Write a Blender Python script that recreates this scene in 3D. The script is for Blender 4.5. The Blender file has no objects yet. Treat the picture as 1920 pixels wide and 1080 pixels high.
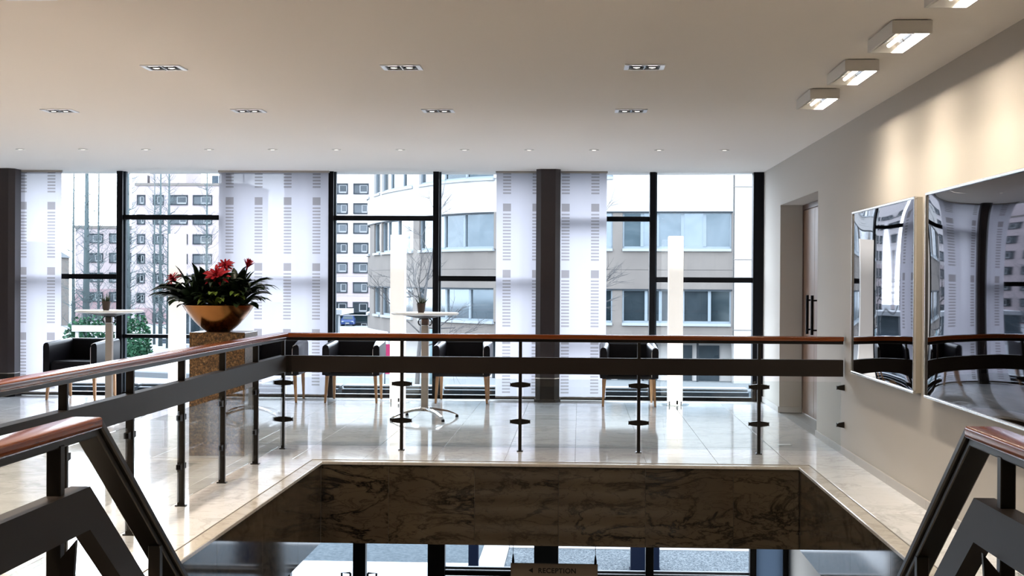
import bpy, bmesh, math, random
from mathutils import Vector, Matrix
random.seed(7)
PI = math.pi
S = bpy.context.scene
COL = S.collection

# ------------------------------------------------------------------ camera, world, lamps, exposure
FPX = 2667.0
def camera():
    a, b, r = map(math.radians, (2.726, -0.28, 0.33))
    f = Vector((-math.sin(a)*math.cos(b), math.cos(a)*math.cos(b), math.sin(b)))
    rt = Vector((math.cos(a), math.sin(a), 0)); up = rt.cross(f)
    rt2 = rt*math.cos(r) + up*math.sin(r); up2 = -rt*math.sin(r) + up*math.cos(r)
    cd = bpy.data.cameras.new('camera'); co = bpy.data.objects.new('camera', cd); COL.objects.link(co)
    m = Matrix((rt2, up2, -f)).transposed().to_4x4(); m.translation = (0, 0, 1.48)
    co.matrix_world = m
    cd.sensor_width = 36; cd.lens = FPX*36/1920; cd.clip_start = .05; cd.clip_end = 2000
    S.camera = co
    return rt2, up2, f
CR, CU, CF = camera()
def at(px, py, Y):
    """point of the world at depth Y seen at a pixel of the photograph (far scenery)"""
    d = CR*((px-960)/FPX) + CU*((540-py)/FPX) + CF
    t = Y/d.y
    return Vector((d.x*t, Y, 1.48 + d.z*t))

S.view_settings.view_transform = 'Standard'
S.view_settings.look = 'None'
S.view_settings.exposure = 0.60
S.view_settings.gamma = 1.0
S.view_settings.use_curve_mapping = False
S.cycles.max_bounces = 10
S.cycles.diffuse_bounces = 5
S.cycles.glossy_bounces = 5
S.cycles.transmission_bounces = 6
S.cycles.transparent_max_bounces = 24
S.cycles.caustics_reflective = False
S.cycles.caustics_refractive = False
S.cycles.sample_clamp_indirect = 6
S.cycles.use_denoising = True

SKY = 9.4
w = bpy.data.worlds.new('overcast_sky'); S.world = w; w.use_nodes = True
wn = w.node_tree.nodes; wn['Background'].inputs[0].default_value = (.79, .88, 1.0, 1); wn['Background'].inputs[1].default_value = SKY

def light(name, kind, loc, energy, color, size=.05, rot=(0,0,0), **k):
    d = bpy.data.lights.new(name, kind); d.energy = energy; d.color = color
    if kind == 'AREA':
        d.shape = 'RECTANGLE'; d.size, d.size_y = size
    else: d.shadow_soft_size = size
    if kind == 'SPOT': d.spot_size = k.get('cone', 1.8); d.spot_blend = k.get('blend', .6)
    o = bpy.data.objects.new(name, d); o.location = loc; o.rotation_euler = rot; COL.objects.link(o)
    if k.get('portal'): d.cycles.is_portal = True
    return o
light('daylight_portal', 'AREA', (-3.8, 18.15, 1.4), 1, (1,1,1), (12.2, 3.0), (-PI/2, 0, 0), portal=True)
light('daylight_portal', 'AREA', (-3.8, 18.15, -1.9), 1, (1,1,1), (12.2, 2.5), (-PI/2, 0, 0), portal=True)
WARM = (1.0, .83, .655); SOFT = (1.0, .87, .70)
TWIN_E, SMALL_E, WASH_E = 106, 12, 24
TWIN_X = (-2.695, -1.15, .403)

# ------------------------------------------------------------------ materials
def mat(name, col=(.8,.8,.8), rough=.5, metal=0, spec=.5, emit=None, estr=0, coat=0, sheen=0):
    m = bpy.data.materials.new(name); m.use_nodes = True
    b = m.node_tree.nodes['Principled BSDF']
    b.inputs['Base Color'].default_value = (*col, 1); b.inputs['Roughness'].default_value = rough
    b.inputs['Metallic'].default_value = metal; b.inputs['Specular IOR Level'].default_value = spec
    b.inputs['Coat Weight'].default_value = coat; b.inputs['Sheen Weight'].default_value = sheen
    if emit: b.inputs['Emission Color'].default_value = (*emit, 1); b.inputs['Emission Strength'].default_value = estr
    return m
class NT:
    """small helper that adds and wires nodes"""
    def __init__(s, m): s.m = m; s.t = m.node_tree; s.b = s.t.nodes.get('Principled BSDF')
    def n(s, typ, **k):
        x = s.t.nodes.new(typ)
        for a, v in k.items():
            if a.startswith('_'): setattr(x, a[1:], v)
        return x
    def l(s, a, b): s.t.links.new(a, b)
    def math(s, op, a, b=None, c=None):
        x = s.t.nodes.new('ShaderNodeMath'); x.operation = op
        for i, v in enumerate((a, b, c)):
            if v is None: continue
            if isinstance(v, (int, float)): x.inputs[i].default_value = v
            else: s.l(v, x.inputs[i])
        return x.outputs[0]
    def ramp(s, fac, stops):
        x = s.t.nodes.new('ShaderNodeValToRGB'); e = x.color_ramp.elements
        while len(e) < len(stops): e.new(.5)
        for q, (p, c) in zip(e, stops): q.position = p; q.color = (*c, 1)
        s.l(fac, x.inputs[0]); return x.outputs[0]
    def noise(s, vec, scale, detail=4, rough=.5, dist=0):
        x = s.t.nodes.new('ShaderNodeTexNoise'); x.inputs['Scale'].default_value = scale
        x.inputs['Detail'].default_value = detail; x.inputs['Roughness'].default_value = rough; x.inputs['Distortion'].default_value = dist
        if vec is not None: s.l(vec, x.inputs['Vector'])
        return x.outputs['Fac']
    def mix(s, f, a, b):
        x = s.t.nodes.new('ShaderNodeMix'); x.data_type = 'RGBA'
        if isinstance(f, (int, float)): x.inputs[0].default_value = f
        else: s.l(f, x.inputs[0])
        for i, v in ((6, a), (7, b)):
            if isinstance(v, tuple): x.inputs[i].default_value = (*v, 1)
            else: s.l(v, x.inputs[i])
        return x.outputs[2]
def bump(k, h, strength=.2, dist=.01):
    x = k.n('ShaderNodeBump'); x.inputs['Strength'].default_value = strength; x.inputs['Distance'].default_value = dist
    k.l(h, x.inputs['Height']); k.l(x.outputs[0], k.b.inputs['Normal'])

def marble(name, base, vein, cloud, rough, vscale=1.6, coat=0, stretch=(1,1,1), spec=.5, amount=.8, dist=1.2):
    m = mat(name, base, rough, spec=spec, coat=coat); k = NT(m)
    geo = k.n('ShaderNodeNewGeometry'); oi = k.n('ShaderNodeObjectInfo')
    mp = k.n('ShaderNodeMapping'); k.l(geo.outputs['Position'], mp.inputs['Vector']); mp.inputs['Scale'].default_value = stretch
    off = k.n('ShaderNodeVectorMath'); off.operation = 'ADD'
    sc = k.n('ShaderNodeVectorMath'); sc.operation = 'SCALE'; sc.inputs[0].default_value = (7.3, 3.1, 5.7); k.l(oi.outputs['Random'], sc.inputs['Scale'])
    k.l(mp.outputs[0], off.inputs[0]); k.l(sc.outputs[0], off.inputs[1]); v = off.outputs[0]
    n1 = k.noise(v, vscale, 8, .62, dist)
    d = k.math('ABSOLUTE', k.math('SUBTRACT', n1, .5))
    n2 = k.noise(v, vscale*2.7, 6, .6, dist*1.25)
    d2 = k.math('ABSOLUTE', k.math('SUBTRACT', n2, .5))
    veins = k.math('MAXIMUM', k.math('SUBTRACT', 1, k.math('MULTIPLY', d, 28)), k.math('MULTIPLY', k.math('SUBTRACT', 1, k.math('MULTIPLY', d2, 40)), .6))
    veins = k.math('MULTIPLY', k.math('MAXIMUM', veins, 0), k.math('MULTIPLY', k.math('MULTIPLY', k.noise(v, vscale*.8, 3), 1.7), amount))
    cl = k.ramp(k.noise(v, vscale*.7, 5, .55, .5), [(.3, base), (.7, cloud)])
    hsv = k.n('ShaderNodeHueSaturation'); k.l(cl, hsv.inputs['Color'])
    k.l(k.math('MULTIPLY_ADD', oi.outputs['Random'], .14, .93), hsv.inputs['Value'])
    k.l(k.mix(veins, hsv.outputs[0], vein), k.b.inputs['Base Color'])
    return m
M = {}
M['wall'] = mat('wall_paint', (.47, .44, .40), .85, spec=.2)
M['ceiling'] = mat('ceiling_plaster', (.84, .795, .745), .9, spec=.15)
for nm, sc_, st in (('wall', 180, .05), ('ceiling', 120, .06)):
    k = NT(M[nm]); tc = k.n('ShaderNodeNewGeometry'); bump(k, k.noise(tc.outputs['Position'], sc_, 3), st, .004)
M['marble'] = marble('polished_white_marble', (.745, .765, .795), (.45, .455, .475), (.825, .845, .875), .06, 1.3, spec=.6, amount=.55)
M['slab'] = mat('slab_joint', (.16, .15, .14), .6)
M['grout'] = mat('floor_joint_mortar', (.34, .32, .30), .6)
M['fascia'] = marble('veined_brown_marble', (.0880, .0678, .0433), (.0086, .0065, .0050), (.0635, .0476, .0318), .06, 1.9, stretch=(.8, 1, 2.2), spec=.55, amount=.95, dist=.55)
M['nosing'] = marble('marble_edge', (.55, .52, .47), (.32, .29, .26), (.62, .59, .54), .12, 1.5, amount=.5)
M['skirting'] = mat('matt_marble_skirting', (.46, .44, .42), .6, spec=.15)
M['black'] = mat('black_frame', (.004, .004, .0055), .4, spec=.12)
M['bronze'] = mat('bronze_metal', (.0102, .0076, .0051), .36, metal=.15, spec=.25)
M['bronze2'] = mat('bronze_flat_bar', (.0145, .0106, .0081), .5, metal=.0, spec=.16)
M['wood'] = mat('red_brown_varnished_wood', (.0506, .0128, .0047), .16, spec=.4); k = NT(M['wood'])
g = k.n('ShaderNodeNewGeometry'); mp = k.n('ShaderNodeMapping'); mp.inputs['Scale'].default_value = (1.5, 1.5, 90); k.l(g.outputs['Position'], mp.inputs[0])
k.l(k.ramp(k.noise(mp.outputs[0], 1.5, 5, .6), [(.3, (.115, .024, .005)), (.7, (.19, .046, .009))]), k.b.inputs['Base Color'])
M['wood'].node_tree.nodes['Principled BSDF'].inputs['Coat Roughness'].default_value = .07
M['door'] = mat('brown_wood_veneer', (.1360, .0723, .0425), .35); k = NT(M['door'])
g = k.n('ShaderNodeNewGeometry'); mp = k.n('ShaderNodeMapping'); mp.inputs['Scale'].default_value = (20, 20, 1.2); k.l(g.outputs['Position'], mp.inputs[0])
k.l(k.ramp(k.noise(mp.outputs[0], 1.2, 5, .6), [(.3, (.13, .065, .036)), (.7, (.22, .12, .07))]), k.b.inputs['Base Color'])
M['doorframe'] = mat('dark_red_wood', (.06, .022, .012), .35)
M['pillar'] = mat('taupe_pillar_paint', (.0396, .0310, .0310), .30, spec=.35)
M['steel'] = mat('brushed_steel', (.45, .42, .38), .25, metal=1)
M['chrome'] = mat('polished_aluminium', (.75, .75, .76), .12, metal=1)
M['silver'] = mat('silver_picture_frame', (.80, .79, .77), .22, metal=1)
M['picside'] = mat('picture_frame_side', (.30, .27, .23), .4, metal=.3)
M['mirror'] = mat('dark_glossy_acrylic', (.0433, .0412, .0639), .02, metal=1)
M['mirrorback'] = mat('black_mount', (.01, .01, .012), .5)
M['leather'] = mat('black_aubergine_leather', (.0054, .0044, .0061), .36, spec=.17)
M['seatgrey'] = mat('grey_lilac_leather', (.16, .145, .19), .33, spec=.6)
M['piping'] = mat('pale_piping', (.6, .55, .5), .5)
M['oak'] = mat('oak_leg', (.3570, .1785, .0723), .4); k = NT(M['oak'])
g = k.n('ShaderNodeTexCoord'); mp = k.n('ShaderNodeMapping'); mp.inputs['Scale'].default_value = (40, 40, 4); k.l(g.outputs['Object'], mp.inputs[0])
k.l(k.ramp(k.noise(mp.outputs[0], 2, 4), [(.3, (.34, .16, .06)), (.7, (.50, .27, .12))]), k.b.inputs['Base Color'])
M['laminate'] = mat('white_laminate', (.82, .82, .80), .25)
M['tableedge'] = mat('beige_table_edge', (.45, .40, .34), .45)
M['alu'] = mat('sand_anodised_column', (.3910, .3400, .2890), .38, metal=.25)
M['blackplastic'] = mat('black_plastic', (.006, .006, .007), .4, spec=.3)
M['copper'] = mat('brushed_copper', (.1983, .0843, .0248), .24, metal=1); k = NT(M['copper'])
g = k.n('ShaderNodeTexCoord'); mp = k.n('ShaderNodeMapping'); mp.inputs['Scale'].default_value = (3, 3, 60); k.l(g.outputs['Object'], mp.inputs[0])
k.l(k.math('MULTIPLY_ADD', k.noise(mp.outputs[0], 3, 3), .18, .14), k.b.inputs['Roughness'])
M['soil'] = mat('potting_soil', (.03, .02, .014), .9)
M['granite'] = mat('brown_speckled_granite', (.1116, .0580, .0179), .3); k = NT(M['granite'])
g = k.n('ShaderNodeTexCoord')
k.l(k.ramp(k.noise(g.outputs['Object'], 42, 3, .8), [(.36, (.010, .006, .003)), (.46, (.07, .034, .010)), (.56, (.15, .078, .024)), (.70, (.33, .21, .095))]), k.b.inputs['Base Color'])
def leafmat(name, a, b, rough=.3):
    m = mat(name, a, rough, spec=.3); k = NT(m); oi = k.n('ShaderNodeObjectInfo')
    k.l(k.mix(oi.outputs['Random'], a, b), k.b.inputs['Base Color'])
    k.b.inputs['Transmission Weight'].default_value = 0
    return m
M['leaf'] = leafmat('dark_green_leaf', (.005, .010, .0045), (.011, .022, .008), .35); M['leaf'].node_tree.nodes['Principled BSDF'].inputs['Specular IOR Level'].default_value = .15
M['leaflight'] = leafmat('lime_green_leaf', (.15, .24, .04), (.24, .33, .07), .35)
M['bract'] = leafmat('red_bract', (.17, .004, .008), (.26, .012, .020), .45); M['bract'].node_tree.nodes['Principled BSDF'].inputs['Specular IOR Level'].default_value = .08
M['aloe'] = leafmat('grey_green_leaf', (.03, .045, .022), (.05, .07, .035), .45)
M['pot'] = mat('brown_clay_pot', (.055, .035, .028), .7)
M['socket'] = mat('floor_box_steel', (.45, .45, .45), .35, metal=.8)
M['sign'] = mat('sign_panel', (.34, .27, .20), .5)
M['ink'] = mat('dark_sign_lettering', (.02, .016, .014), .5)
M['lamp'] = mat('lamp_bulb', (1, 1, 1), .5, emit=(1, .92, .8), estr=3)
M['lampcool'] = mat('lamp_bulb_wash', (1, 1, 1), .5, emit=(1, .94, .86), estr=1.6)
M['whitemetal'] = mat('white_lacquered_metal', (.62, .60, .57), .45)
M['lampframe'] = mat('pale_lamp_frame', (.88, .90, .95), .3, metal=.3)
M['greymetal'] = mat('grey_lacquered_metal', (.34, .31, .28), .45)
M['reflector'] = mat('bright_reflector', (.9, .9, .9), .2, metal=.9)
M['baffle'] = mat('black_baffle', (.006, .006, .006), .5)
M['darkfloor'] = mat('dark_lower_floor', (.05, .045, .04), .15)
M['lowwall'] = mat('lower_wall', (.42, .38, .33), .7)

def glass(name, tint, refl_add=0.0, rough=0.0):
    """thin pane: transparent with a Fresnel gloss"""
    m = bpy.data.materials.new(name); m.use_nodes = True; t = m.node_tree; t.nodes.clear(); k = NT(m)
    o = k.n('ShaderNodeOutputMaterial'); tr = k.n('ShaderNodeBsdfTransparent'); gl = k.n('ShaderNodeBsdfGlossy'); mx = k.n('ShaderNodeMixShader'); ge = k.n('ShaderNodeNewGeometry'); dp = k.n('ShaderNodeVectorMath'); dp.operation = 'DOT_PRODUCT'
    tr.inputs[0].default_value = (*tint, 1); gl.inputs['Roughness'].default_value = rough; k.l(ge.outputs['Incoming'], dp.inputs[0]); k.l(ge.outputs['Normal'], dp.inputs[1])
    c1 = k.math('SUBTRACT', 1, k.math('ABSOLUTE', dp.outputs['Value']))
    fr = k.math('MULTIPLY_ADD', k.math('POWER', c1, 5), .96, .04)          # same from both faces of the sheet
    f = k.math('MINIMUM', k.math('ADD', fr, refl_add), 1.0)
    k.l(f, mx.inputs[0]); k.l(tr.outputs[0], mx.inputs[1]); k.l(gl.outputs[0], mx.inputs[2]); k.l(mx.outputs[0], o.inputs[0])
    return m
M['pane'] = glass('window_glass', (.95, .97, .98))
M['glass'] = glass('balustrade_glass', (.93, .95, .945))
M['frosted'] = mat('frosted_pane', (.1500, .1740, .2040), .5)

fm_ = M['frosted']; fk = NT(fm_); ft = fk.n('ShaderNodeBsdfTranslucent'); ft.inputs[0].default_value = (.14, .165, .195, 1); fk.l(ft.outputs[0], fm_.node_tree.nodes['Material Output'].inputs['Surface'])
def curtain_mat():
    m = bpy.data.materials.new('sheer_curtain'); m.use_nodes = True; t = m.node_tree; t.nodes.clear(); k = NT(m)
    tc = k.n('ShaderNodeTexCoord'); sp = k.n('ShaderNodeSeparateXYZ'); k.l(tc.outputs['Object'], sp.inputs[0])
    # object origin: centre of a pattern column, top of a printed square
    x = k.math('SUBTRACT', k.math('FLOORED_MODULO', k.math('ADD', sp.outputs[0], .184), .368), .184)
    incol = k.math('LESS_THAN', k.math('ABSOLUTE', x), .05)
    v = k.math('FLOORED_MODULO', k.math('MULTIPLY', sp.outputs[2], -1), .828)
    sq = k.math('LESS_THAN', v, .098)
    q = k.math('SUBTRACT', v, .125)
    stripes = k.math('MULTIPLY', k.math('MULTIPLY', k.math('GREATER_THAN', q, 0), k.math('LESS_THAN', q, .603)), k.math('LESS_THAN', k.math('FLOORED_MODULO', q, .0402), .021))
    p = k.math('MULTIPLY', incol, k.math('MAXIMUM', k.math('MULTIPLY', sq, 1.0), k.math('MULTIPLY', stripes, .9)))
    weave = k.noise(tc.outputs['Object'], 500, 2)
    col = k.mix(p, (.345, .332, .358), (.19, .174, .178))
    o = k.n('ShaderNodeOutputMaterial'); tl = k.n('ShaderNodeBsdfTranslucent'); df = k.n('ShaderNodeBsdfDiffuse'); tr = k.n('ShaderNodeBsdfTransparent')
    k.l(col, tl.inputs[0]); k.l(col, df.inputs[0]); tr.inputs[0].default_value = (1, 1, 1, 1)
    m1 = k.n('ShaderNodeMixShader'); m1.inputs[0].default_value = .36; k.l(tl.outputs[0], m1.inputs[1]); k.l(df.outputs[0], m1.inputs[2])
    m2 = k.n('ShaderNodeMixShader'); k.l(k.math('MULTIPLY_ADD', p, -.012, .022), m2.inputs[0])
    k.l(m1.outputs[0], m2.inputs[1]); k.l(tr.outputs[0], m2.inputs[2]); k.l(m2.outputs[0], o.inputs[0])
    return m
M['curtain'] = curtain_mat()
def lampshade():
    m = mat('glowing_lamp_paper', (.80, .78, .74), .6); k = NT(m)
    tc = k.n('ShaderNodeTexCoord'); sp = k.n('ShaderNodeSeparateXYZ'); k.l(tc.outputs['Object'], sp.inputs[0])
    # three bulbs inside: brighter at the bottom and the top
    e = k.ramp(k.math('DIVIDE', sp.outputs[2], 2.03), [(0, (.95,)*3), (.12, (1.0,)*3), (.42, (.33,)*3), (.78, (.31,)*3), (.95, (.8,)*3)])
    k.b.inputs['Emission Color'].default_value = (1, .96, .90, 1)
    k.l(k.math('MULTIPLY', e, 1.25), k.b.inputs['Emission Strength'])
    return m
M['shade'] = lampshade()
# outside
M['asphalt'] = mat('wet_asphalt', (.0286, .0371, .0442), .95, spec=.06); k = NT(M['asphalt'])
g = k.n('ShaderNodeNewGeometry'); k.l(k.ramp(k.noise(g.outputs['Position'], 14, 5, .7), [(.35, (.0186, .0258, .0314)), (.65, (.0385, .0486, .0558))]), k.b.inputs['Base Color'])
M['gravel'] = mat('grey_gravel', (.0402, .0482, .0546), .95, spec=.06); k = NT(M['gravel'])
g = k.n('ShaderNodeNewGeometry'); k.l(k.ramp(k.noise(g.outputs['Position'], 34, 4, .8), [(.38, (.0050, .0073, .0096)), (.5, (.0322, .0402, .0466)), (.66, (.0964, .1060, .1125))]), k.b.inputs['Base Color'])
M['paving'] = mat('pale_paving', (.1637, .1718, .1799), .95, spec=.06); k = NT(M['paving'])
g = k.n('ShaderNodeNewGeometry'); k.l(k.ramp(k.noise(g.outputs['Position'], 2.2, 5, .6), [(.35, (.1322, .1428, .1534)), (.65, (.1901, .1957, .2007))]), k.b.inputs['Base Color'])
M['forecourt'] = mat('street_paving', (.1037, .1099, .1162), .95, spec=.06)
M['kerb'] = mat('kerb_stone', (.1586, .1637, .1692), .95, spec=.06)
M['roadline'] = mat('dark_kerb', (.0579, .0635, .0686), .95, spec=.06)
M['whiterender'] = mat('white_render', (.2048, .2026, .1973), .85)
M['beigestone'] = mat('beige_stone_cladding', (.0820, .0743, .0687), .85); k = NT(M['beigestone'])
g = k.n('ShaderNodeNewGeometry'); k.l(k.ramp(k.noise(g.outputs['Position'], .6, 5, .6), [(.3, (.0743, .0678, .0632)), (.7, (.0909, .0832, .0764))]), k.b.inputs['Base Color'])
M['pinkrender'] = mat('pale_pink_render', (.1829, .1596, .1643), .85)
M['pinkrender2'] = mat('pink_brick_base', (.1440, .1035, .1095), .85)
M['farwhite'] = mat('white_far_render', (.2295, .2176, .2210), .85)
M['winframe'] = mat('light_blue_window_frame', (.1019, .1219, .1373), .5)
M['darkframe'] = mat('dark_window_surround', (.0126, .0162, .0198), .5)
M['whiteframe'] = mat('white_window_sash', (.1236, .1297, .1358), .5)
M['sill'] = mat('pale_sill', (.1373, .1509, .1594), .5)
def bglass(name, dark, lightc, metal):
    m = mat(name, dark, .06, metal=metal, spec=.8); k = NT(m); oi = k.n('ShaderNodeObjectInfo'); g = k.n('ShaderNodeNewGeometry')
    n = k.noise(g.outputs['Position'], .55, 4, .6, 2.0)
    f = k.math('MULTIPLY_ADD', oi.outputs['Random'], .75, k.math('MULTIPLY', n, .5))
    k.l(k.ramp(f, [(.25, dark), (.6, tuple((a+b)/2 for a, b in zip(dark, lightc))), (.95, lightc)]), k.b.inputs['Base Color'])
    return m
M['bglass'] = bglass('office_window_glass', (.0126, .0216, .0270), (.0684, .0846, .0972), .6)
M['farglass'] = bglass('far_window_glass', (.0051, .0080, .0101), (.0304, .0363, .0421), .5)
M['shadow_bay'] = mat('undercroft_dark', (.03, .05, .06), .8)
M['bark'] = mat('grey_bark', (.0449, .0587, .0621), .9)
M['bark2'] = mat('pale_grey_bark', (.0375, .0375, .0387), .9)
M['hedge'] = mat('evergreen_foliage', (.0071, .0282, .0159), .6); k = NT(M['hedge'])
g = k.n('ShaderNodeNewGeometry'); k.l(k.ramp(k.noise(g.outputs['Position'], 3.5, 4, .7), [(.35, (.0029, .0141, .0090)), (.65, (.0159, .0527, .0264))]), k.b.inputs['Base Color'])
M['carblue'] = mat('blue_car_paint', (.0128, .0234, .0682), .2, coat=1)
M['cardark'] = mat('dark_blue_car_paint', (.015, .03, .06), .2, coat=1)
M['carglass'] = mat('car_glass', (.0518, .0657, .0726), .05, metal=.5)
M['tyre'] = mat('tyre_rubber', (.01, .01, .01), .8)
M['plate'] = mat('number_plate', (.1552, .1509, .1330), .5)
M['headlamp'] = mat('headlamp_lens', (.1330, .1441, .1552), .1, metal=.4)
M['navy'] = mat('navy_painted_steel', (.0024, .0044, .0110), .95, spec=.06)
M['zinc'] = mat('blue_grey_zinc', (.0243, .0332, .0422), .4, metal=.2)
M['coping'] = mat('pale_coping', (.1219, .1309, .1398), .4)
M['teal'] = mat('teal_painted_steel', (.0622, .0929, .1019), .5)
M['magenta'] = mat('magenta_banner', (.1219, .0110, .0354), .6)

for nm in 'whiterender beigestone pinkrender pinkrender2 farwhite winframe darkframe whiteframe sill bark bark2 hedge zinc coping teal magenta navy cardark carblue tyre plate shadow_bay kerb roadline paving forecourt asphalt gravel'.split():
    M[nm].node_tree.nodes['Principled BSDF'].inputs['Specular IOR Level'].default_value = .05      # low gloss, so the bright sky lays no veil over outdoor colours
for nm in ('bglass', 'farglass', 'carglass'): M[nm].node_tree.nodes['Principled BSDF'].inputs['Specular IOR Level'].default_value = .2
M['carblue'].node_tree.nodes['Principled BSDF'].inputs['Coat Weight'].default_value = .15; M['cardark'].node_tree.nodes['Principled BSDF'].inputs['Coat Weight'].default_value = .15

# ------------------------------------------------------------------ helpers
class MB:
    def __init__(s): s.v = []; s.f = []; s.mi = []; s.cur = 0
    def add(s, v, f):
        o = len(s.v); s.v += [tuple(p) for p in v]; s.f += [tuple(i+o for i in q) for q in f]; s.mi += [s.cur]*len(f); return s
    def box(s, x0, y0, z0, x1, y1, z1):
        v = [(x, y, z) for z in (z0, z1) for x, y in ((x0, y0), (x1, y0), (x1, y1), (x0, y1))]
        return s.add(v, [(3,2,1,0), (4,5,6,7), (0,1,5,4), (1,2,6,5), (2,3,7,6), (3,0,4,7)])
    def hexa(s, lo, hi):
        """eight corners: four below, four above, both counter-clockwise from above"""
        return s.add(list(lo)+list(hi), [(3,2,1,0), (4,5,6,7), (0,1,5,4), (1,2,6,5), (2,3,7,6), (3,0,4,7)])
    def cbox(s, x0, y0, z0, x1, y1, z1, b):
        bm = bmesh.new(); bmesh.ops.create_cube(bm, size=1)
        for v in bm.verts: v.co = ((x0 if v.co.x < 0 else x1), (y0 if v.co.y < 0 else y1), (z0 if v.co.z < 0 else z1))
        bmesh.ops.bevel(bm, geom=bm.edges[:], offset=b, segments=1, affect='EDGES', profile=.5)
        bm.verts.index_update(); s.add([v.co[:] for v in bm.verts], [[v.index for v in f.verts] for f in bm.faces]); bm.free(); return s
    def prism(s, poly, z0, z1):
        n = len(poly)
        return s.add([(x, y, z0) for x, y in poly] + [(x, y, z1) for x, y in poly],
                     [tuple(range(n-1, -1, -1)), tuple(range(n, 2*n))] + [(i, (i+1) % n, n+(i+1) % n, n+i) for i in range(n)])
    def tube(s, pts, r, n=8, cap=True):
        if not isinstance(r, (list, tuple)): r = [r]*len(pts)
        pts = [Vector(p) for p in pts]; rings = []; v = []
        for i, p in enumerate(pts):
            d = (pts[min(i+1, len(pts)-1)] - pts[max(i-1, 0)]).normalized()
            a = d.cross(Vector((0, 0, 1)) if abs(d.z) < .9 else Vector((1, 0, 0))).normalized(); b = d.cross(a)
            v += [p + a*(r[i]*math.cos(2*PI*j/n)) + b*(r[i]*math.sin(2*PI*j/n)) for j in range(n)]
        f = [(i*n+j, i*n+(j+1) % n, (i+1)*n+(j+1) % n, (i+1)*n+j) for i in range(len(pts)-1) for j in range(n)]
        if cap: f += [tuple(range(n-1, -1, -1)), tuple((len(pts)-1)*n+j for j in range(n))]
        return s.add(v, f)
    def lathe(s, prof, n=32, c=(0, 0)):
        v = [(c[0]+r*math.cos(2*PI*j/n), c[1]+r*math.sin(2*PI*j/n), z) for r, z in prof for j in range(n)]
        f = [(i*n+j, i*n+(j+1) % n, (i+1)*n+(j+1) % n, (i+1)*n+j) for i in range(len(prof)-1) for j in range(n)]
        if prof[0][0] > 1e-6: f.append(tuple(range(n-1, -1, -1)))
        if prof[-1][0] > 1e-6: f.append(tuple((len(prof)-1)*n+j for j in range(n)))
        return s.add(v, f)
    def sweep(s, path, prof):
        """closed profile (side, up) along a path, mitred in plan, up stays vertical"""
        path = [Vector(p) for p in path]; n = len(prof); v = []
        for i, p in enumerate(path):
            d0 = (p - path[i-1]) if i else None; d1 = (path[i+1]-p) if i < len(path)-1 else None
            def side(d): q = Vector((d.y, -d.x, 0)); return q.normalized()
            if d0 is None: sd = side(d1)
            elif d1 is None: sd = side(d0)
            else:
                a, b = side(d0), side(d1); m_ = (a+b).normalized(); sd = m_/max(.3, m_.dot(a))
            v += [p + sd*x + Vector((0, 0, z)) for x, z in prof]
        f = [(i*n+j, i*n+(j+1) % n, (i+1)*n+(j+1) % n, (i+1)*n+j) for i in range(len(path)-1) for j in range(n)]
        f += [tuple(range(n-1, -1, -1)), tuple((len(path)-1)*n+j for j in range(n))]
        return s.add(v, f)
    def mesh(s, name, mats, smooth=False, angle=None):
        me = bpy.data.meshes.new(name); me.from_pydata(s.v, [], s.f)
        for m in (mats if isinstance(mats, (list, tuple)) else [mats]): me.materials.append(m)
        if isinstance(mats, (list, tuple)): me.polygons.foreach_set('material_index', s.mi)
        bm = bmesh.new(); bm.from_mesh(me); bmesh.ops.recalc_face_normals(bm, faces=bm.faces[:]); bm.to_mesh(me); bm.free()
        if smooth:
            me.polygons.foreach_set('use_smooth', [True]*len(me.polygons))
            if angle: me.set_sharp_from_angle(angle=angle)
        me.update(); return me
    def ob(s, name, mats, parent=None, loc=None, rz=0, smooth=False, angle=None):
        return link(name, s.mesh(name, mats, smooth, angle), parent, loc, rz)
def link(name, me, parent=None, loc=None, rz=0):
    o = bpy.data.objects.new(name, me); COL.objects.link(o)
    if parent: o.parent = parent
    if loc is not None: o.location = loc
    if rz: o.rotation_euler = (0, 0, rz)
    return o
def thing(name, label, cat, loc=(0,0,0), rz=0, group=None):
    o = bpy.data.objects.new(name, None); COL.objects.link(o); o.location = loc; o.rotation_euler = (0, 0, rz); o.empty_display_size = .1
    return tag(o, label, cat, group)
def tag(o, label, cat, group=None):
    o['label'] = label; o['category'] = cat
    if group: o['group'] = group
    return o
def struct(o, label=None):
    o['kind'] = 'structure'
    if label: o['label'] = label
    return o
def sroot(name):
    o = bpy.data.objects.new(name, None); COL.objects.link(o); o.empty_display_size = .1; return struct(o)
def dup(root, loc=None, rz=None, label=None):
    def cp(o, par):
        c = o.copy(); COL.objects.link(c)
        if par: c.parent = par
        for ch in o.children: cp(ch, c)
        return c
    r = cp(root, None)
    if loc is not None: r.location = loc
    if rz is not None: r.rotation_euler = (0, 0, rz)
    if label: r['label'] = label
    return r
def B(*a): return MB().box(*a)
def rrect(w, h, r, z0=0, n=3):
    """rounded rectangle profile centred in x, from z0 up"""
    out = []
    for cx, cz, a0 in ((w/2-r, z0+r, -90), (w/2-r, z0+h-r, 0), (-w/2+r, z0+h-r, 90), (-w/2+r, z0+r, 180)):
        for i in range(n+1):
            a = math.radians(a0 + 90*i/n); out.append((cx+r*math.cos(a), cz+r*math.sin(a)))
    return out

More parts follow.
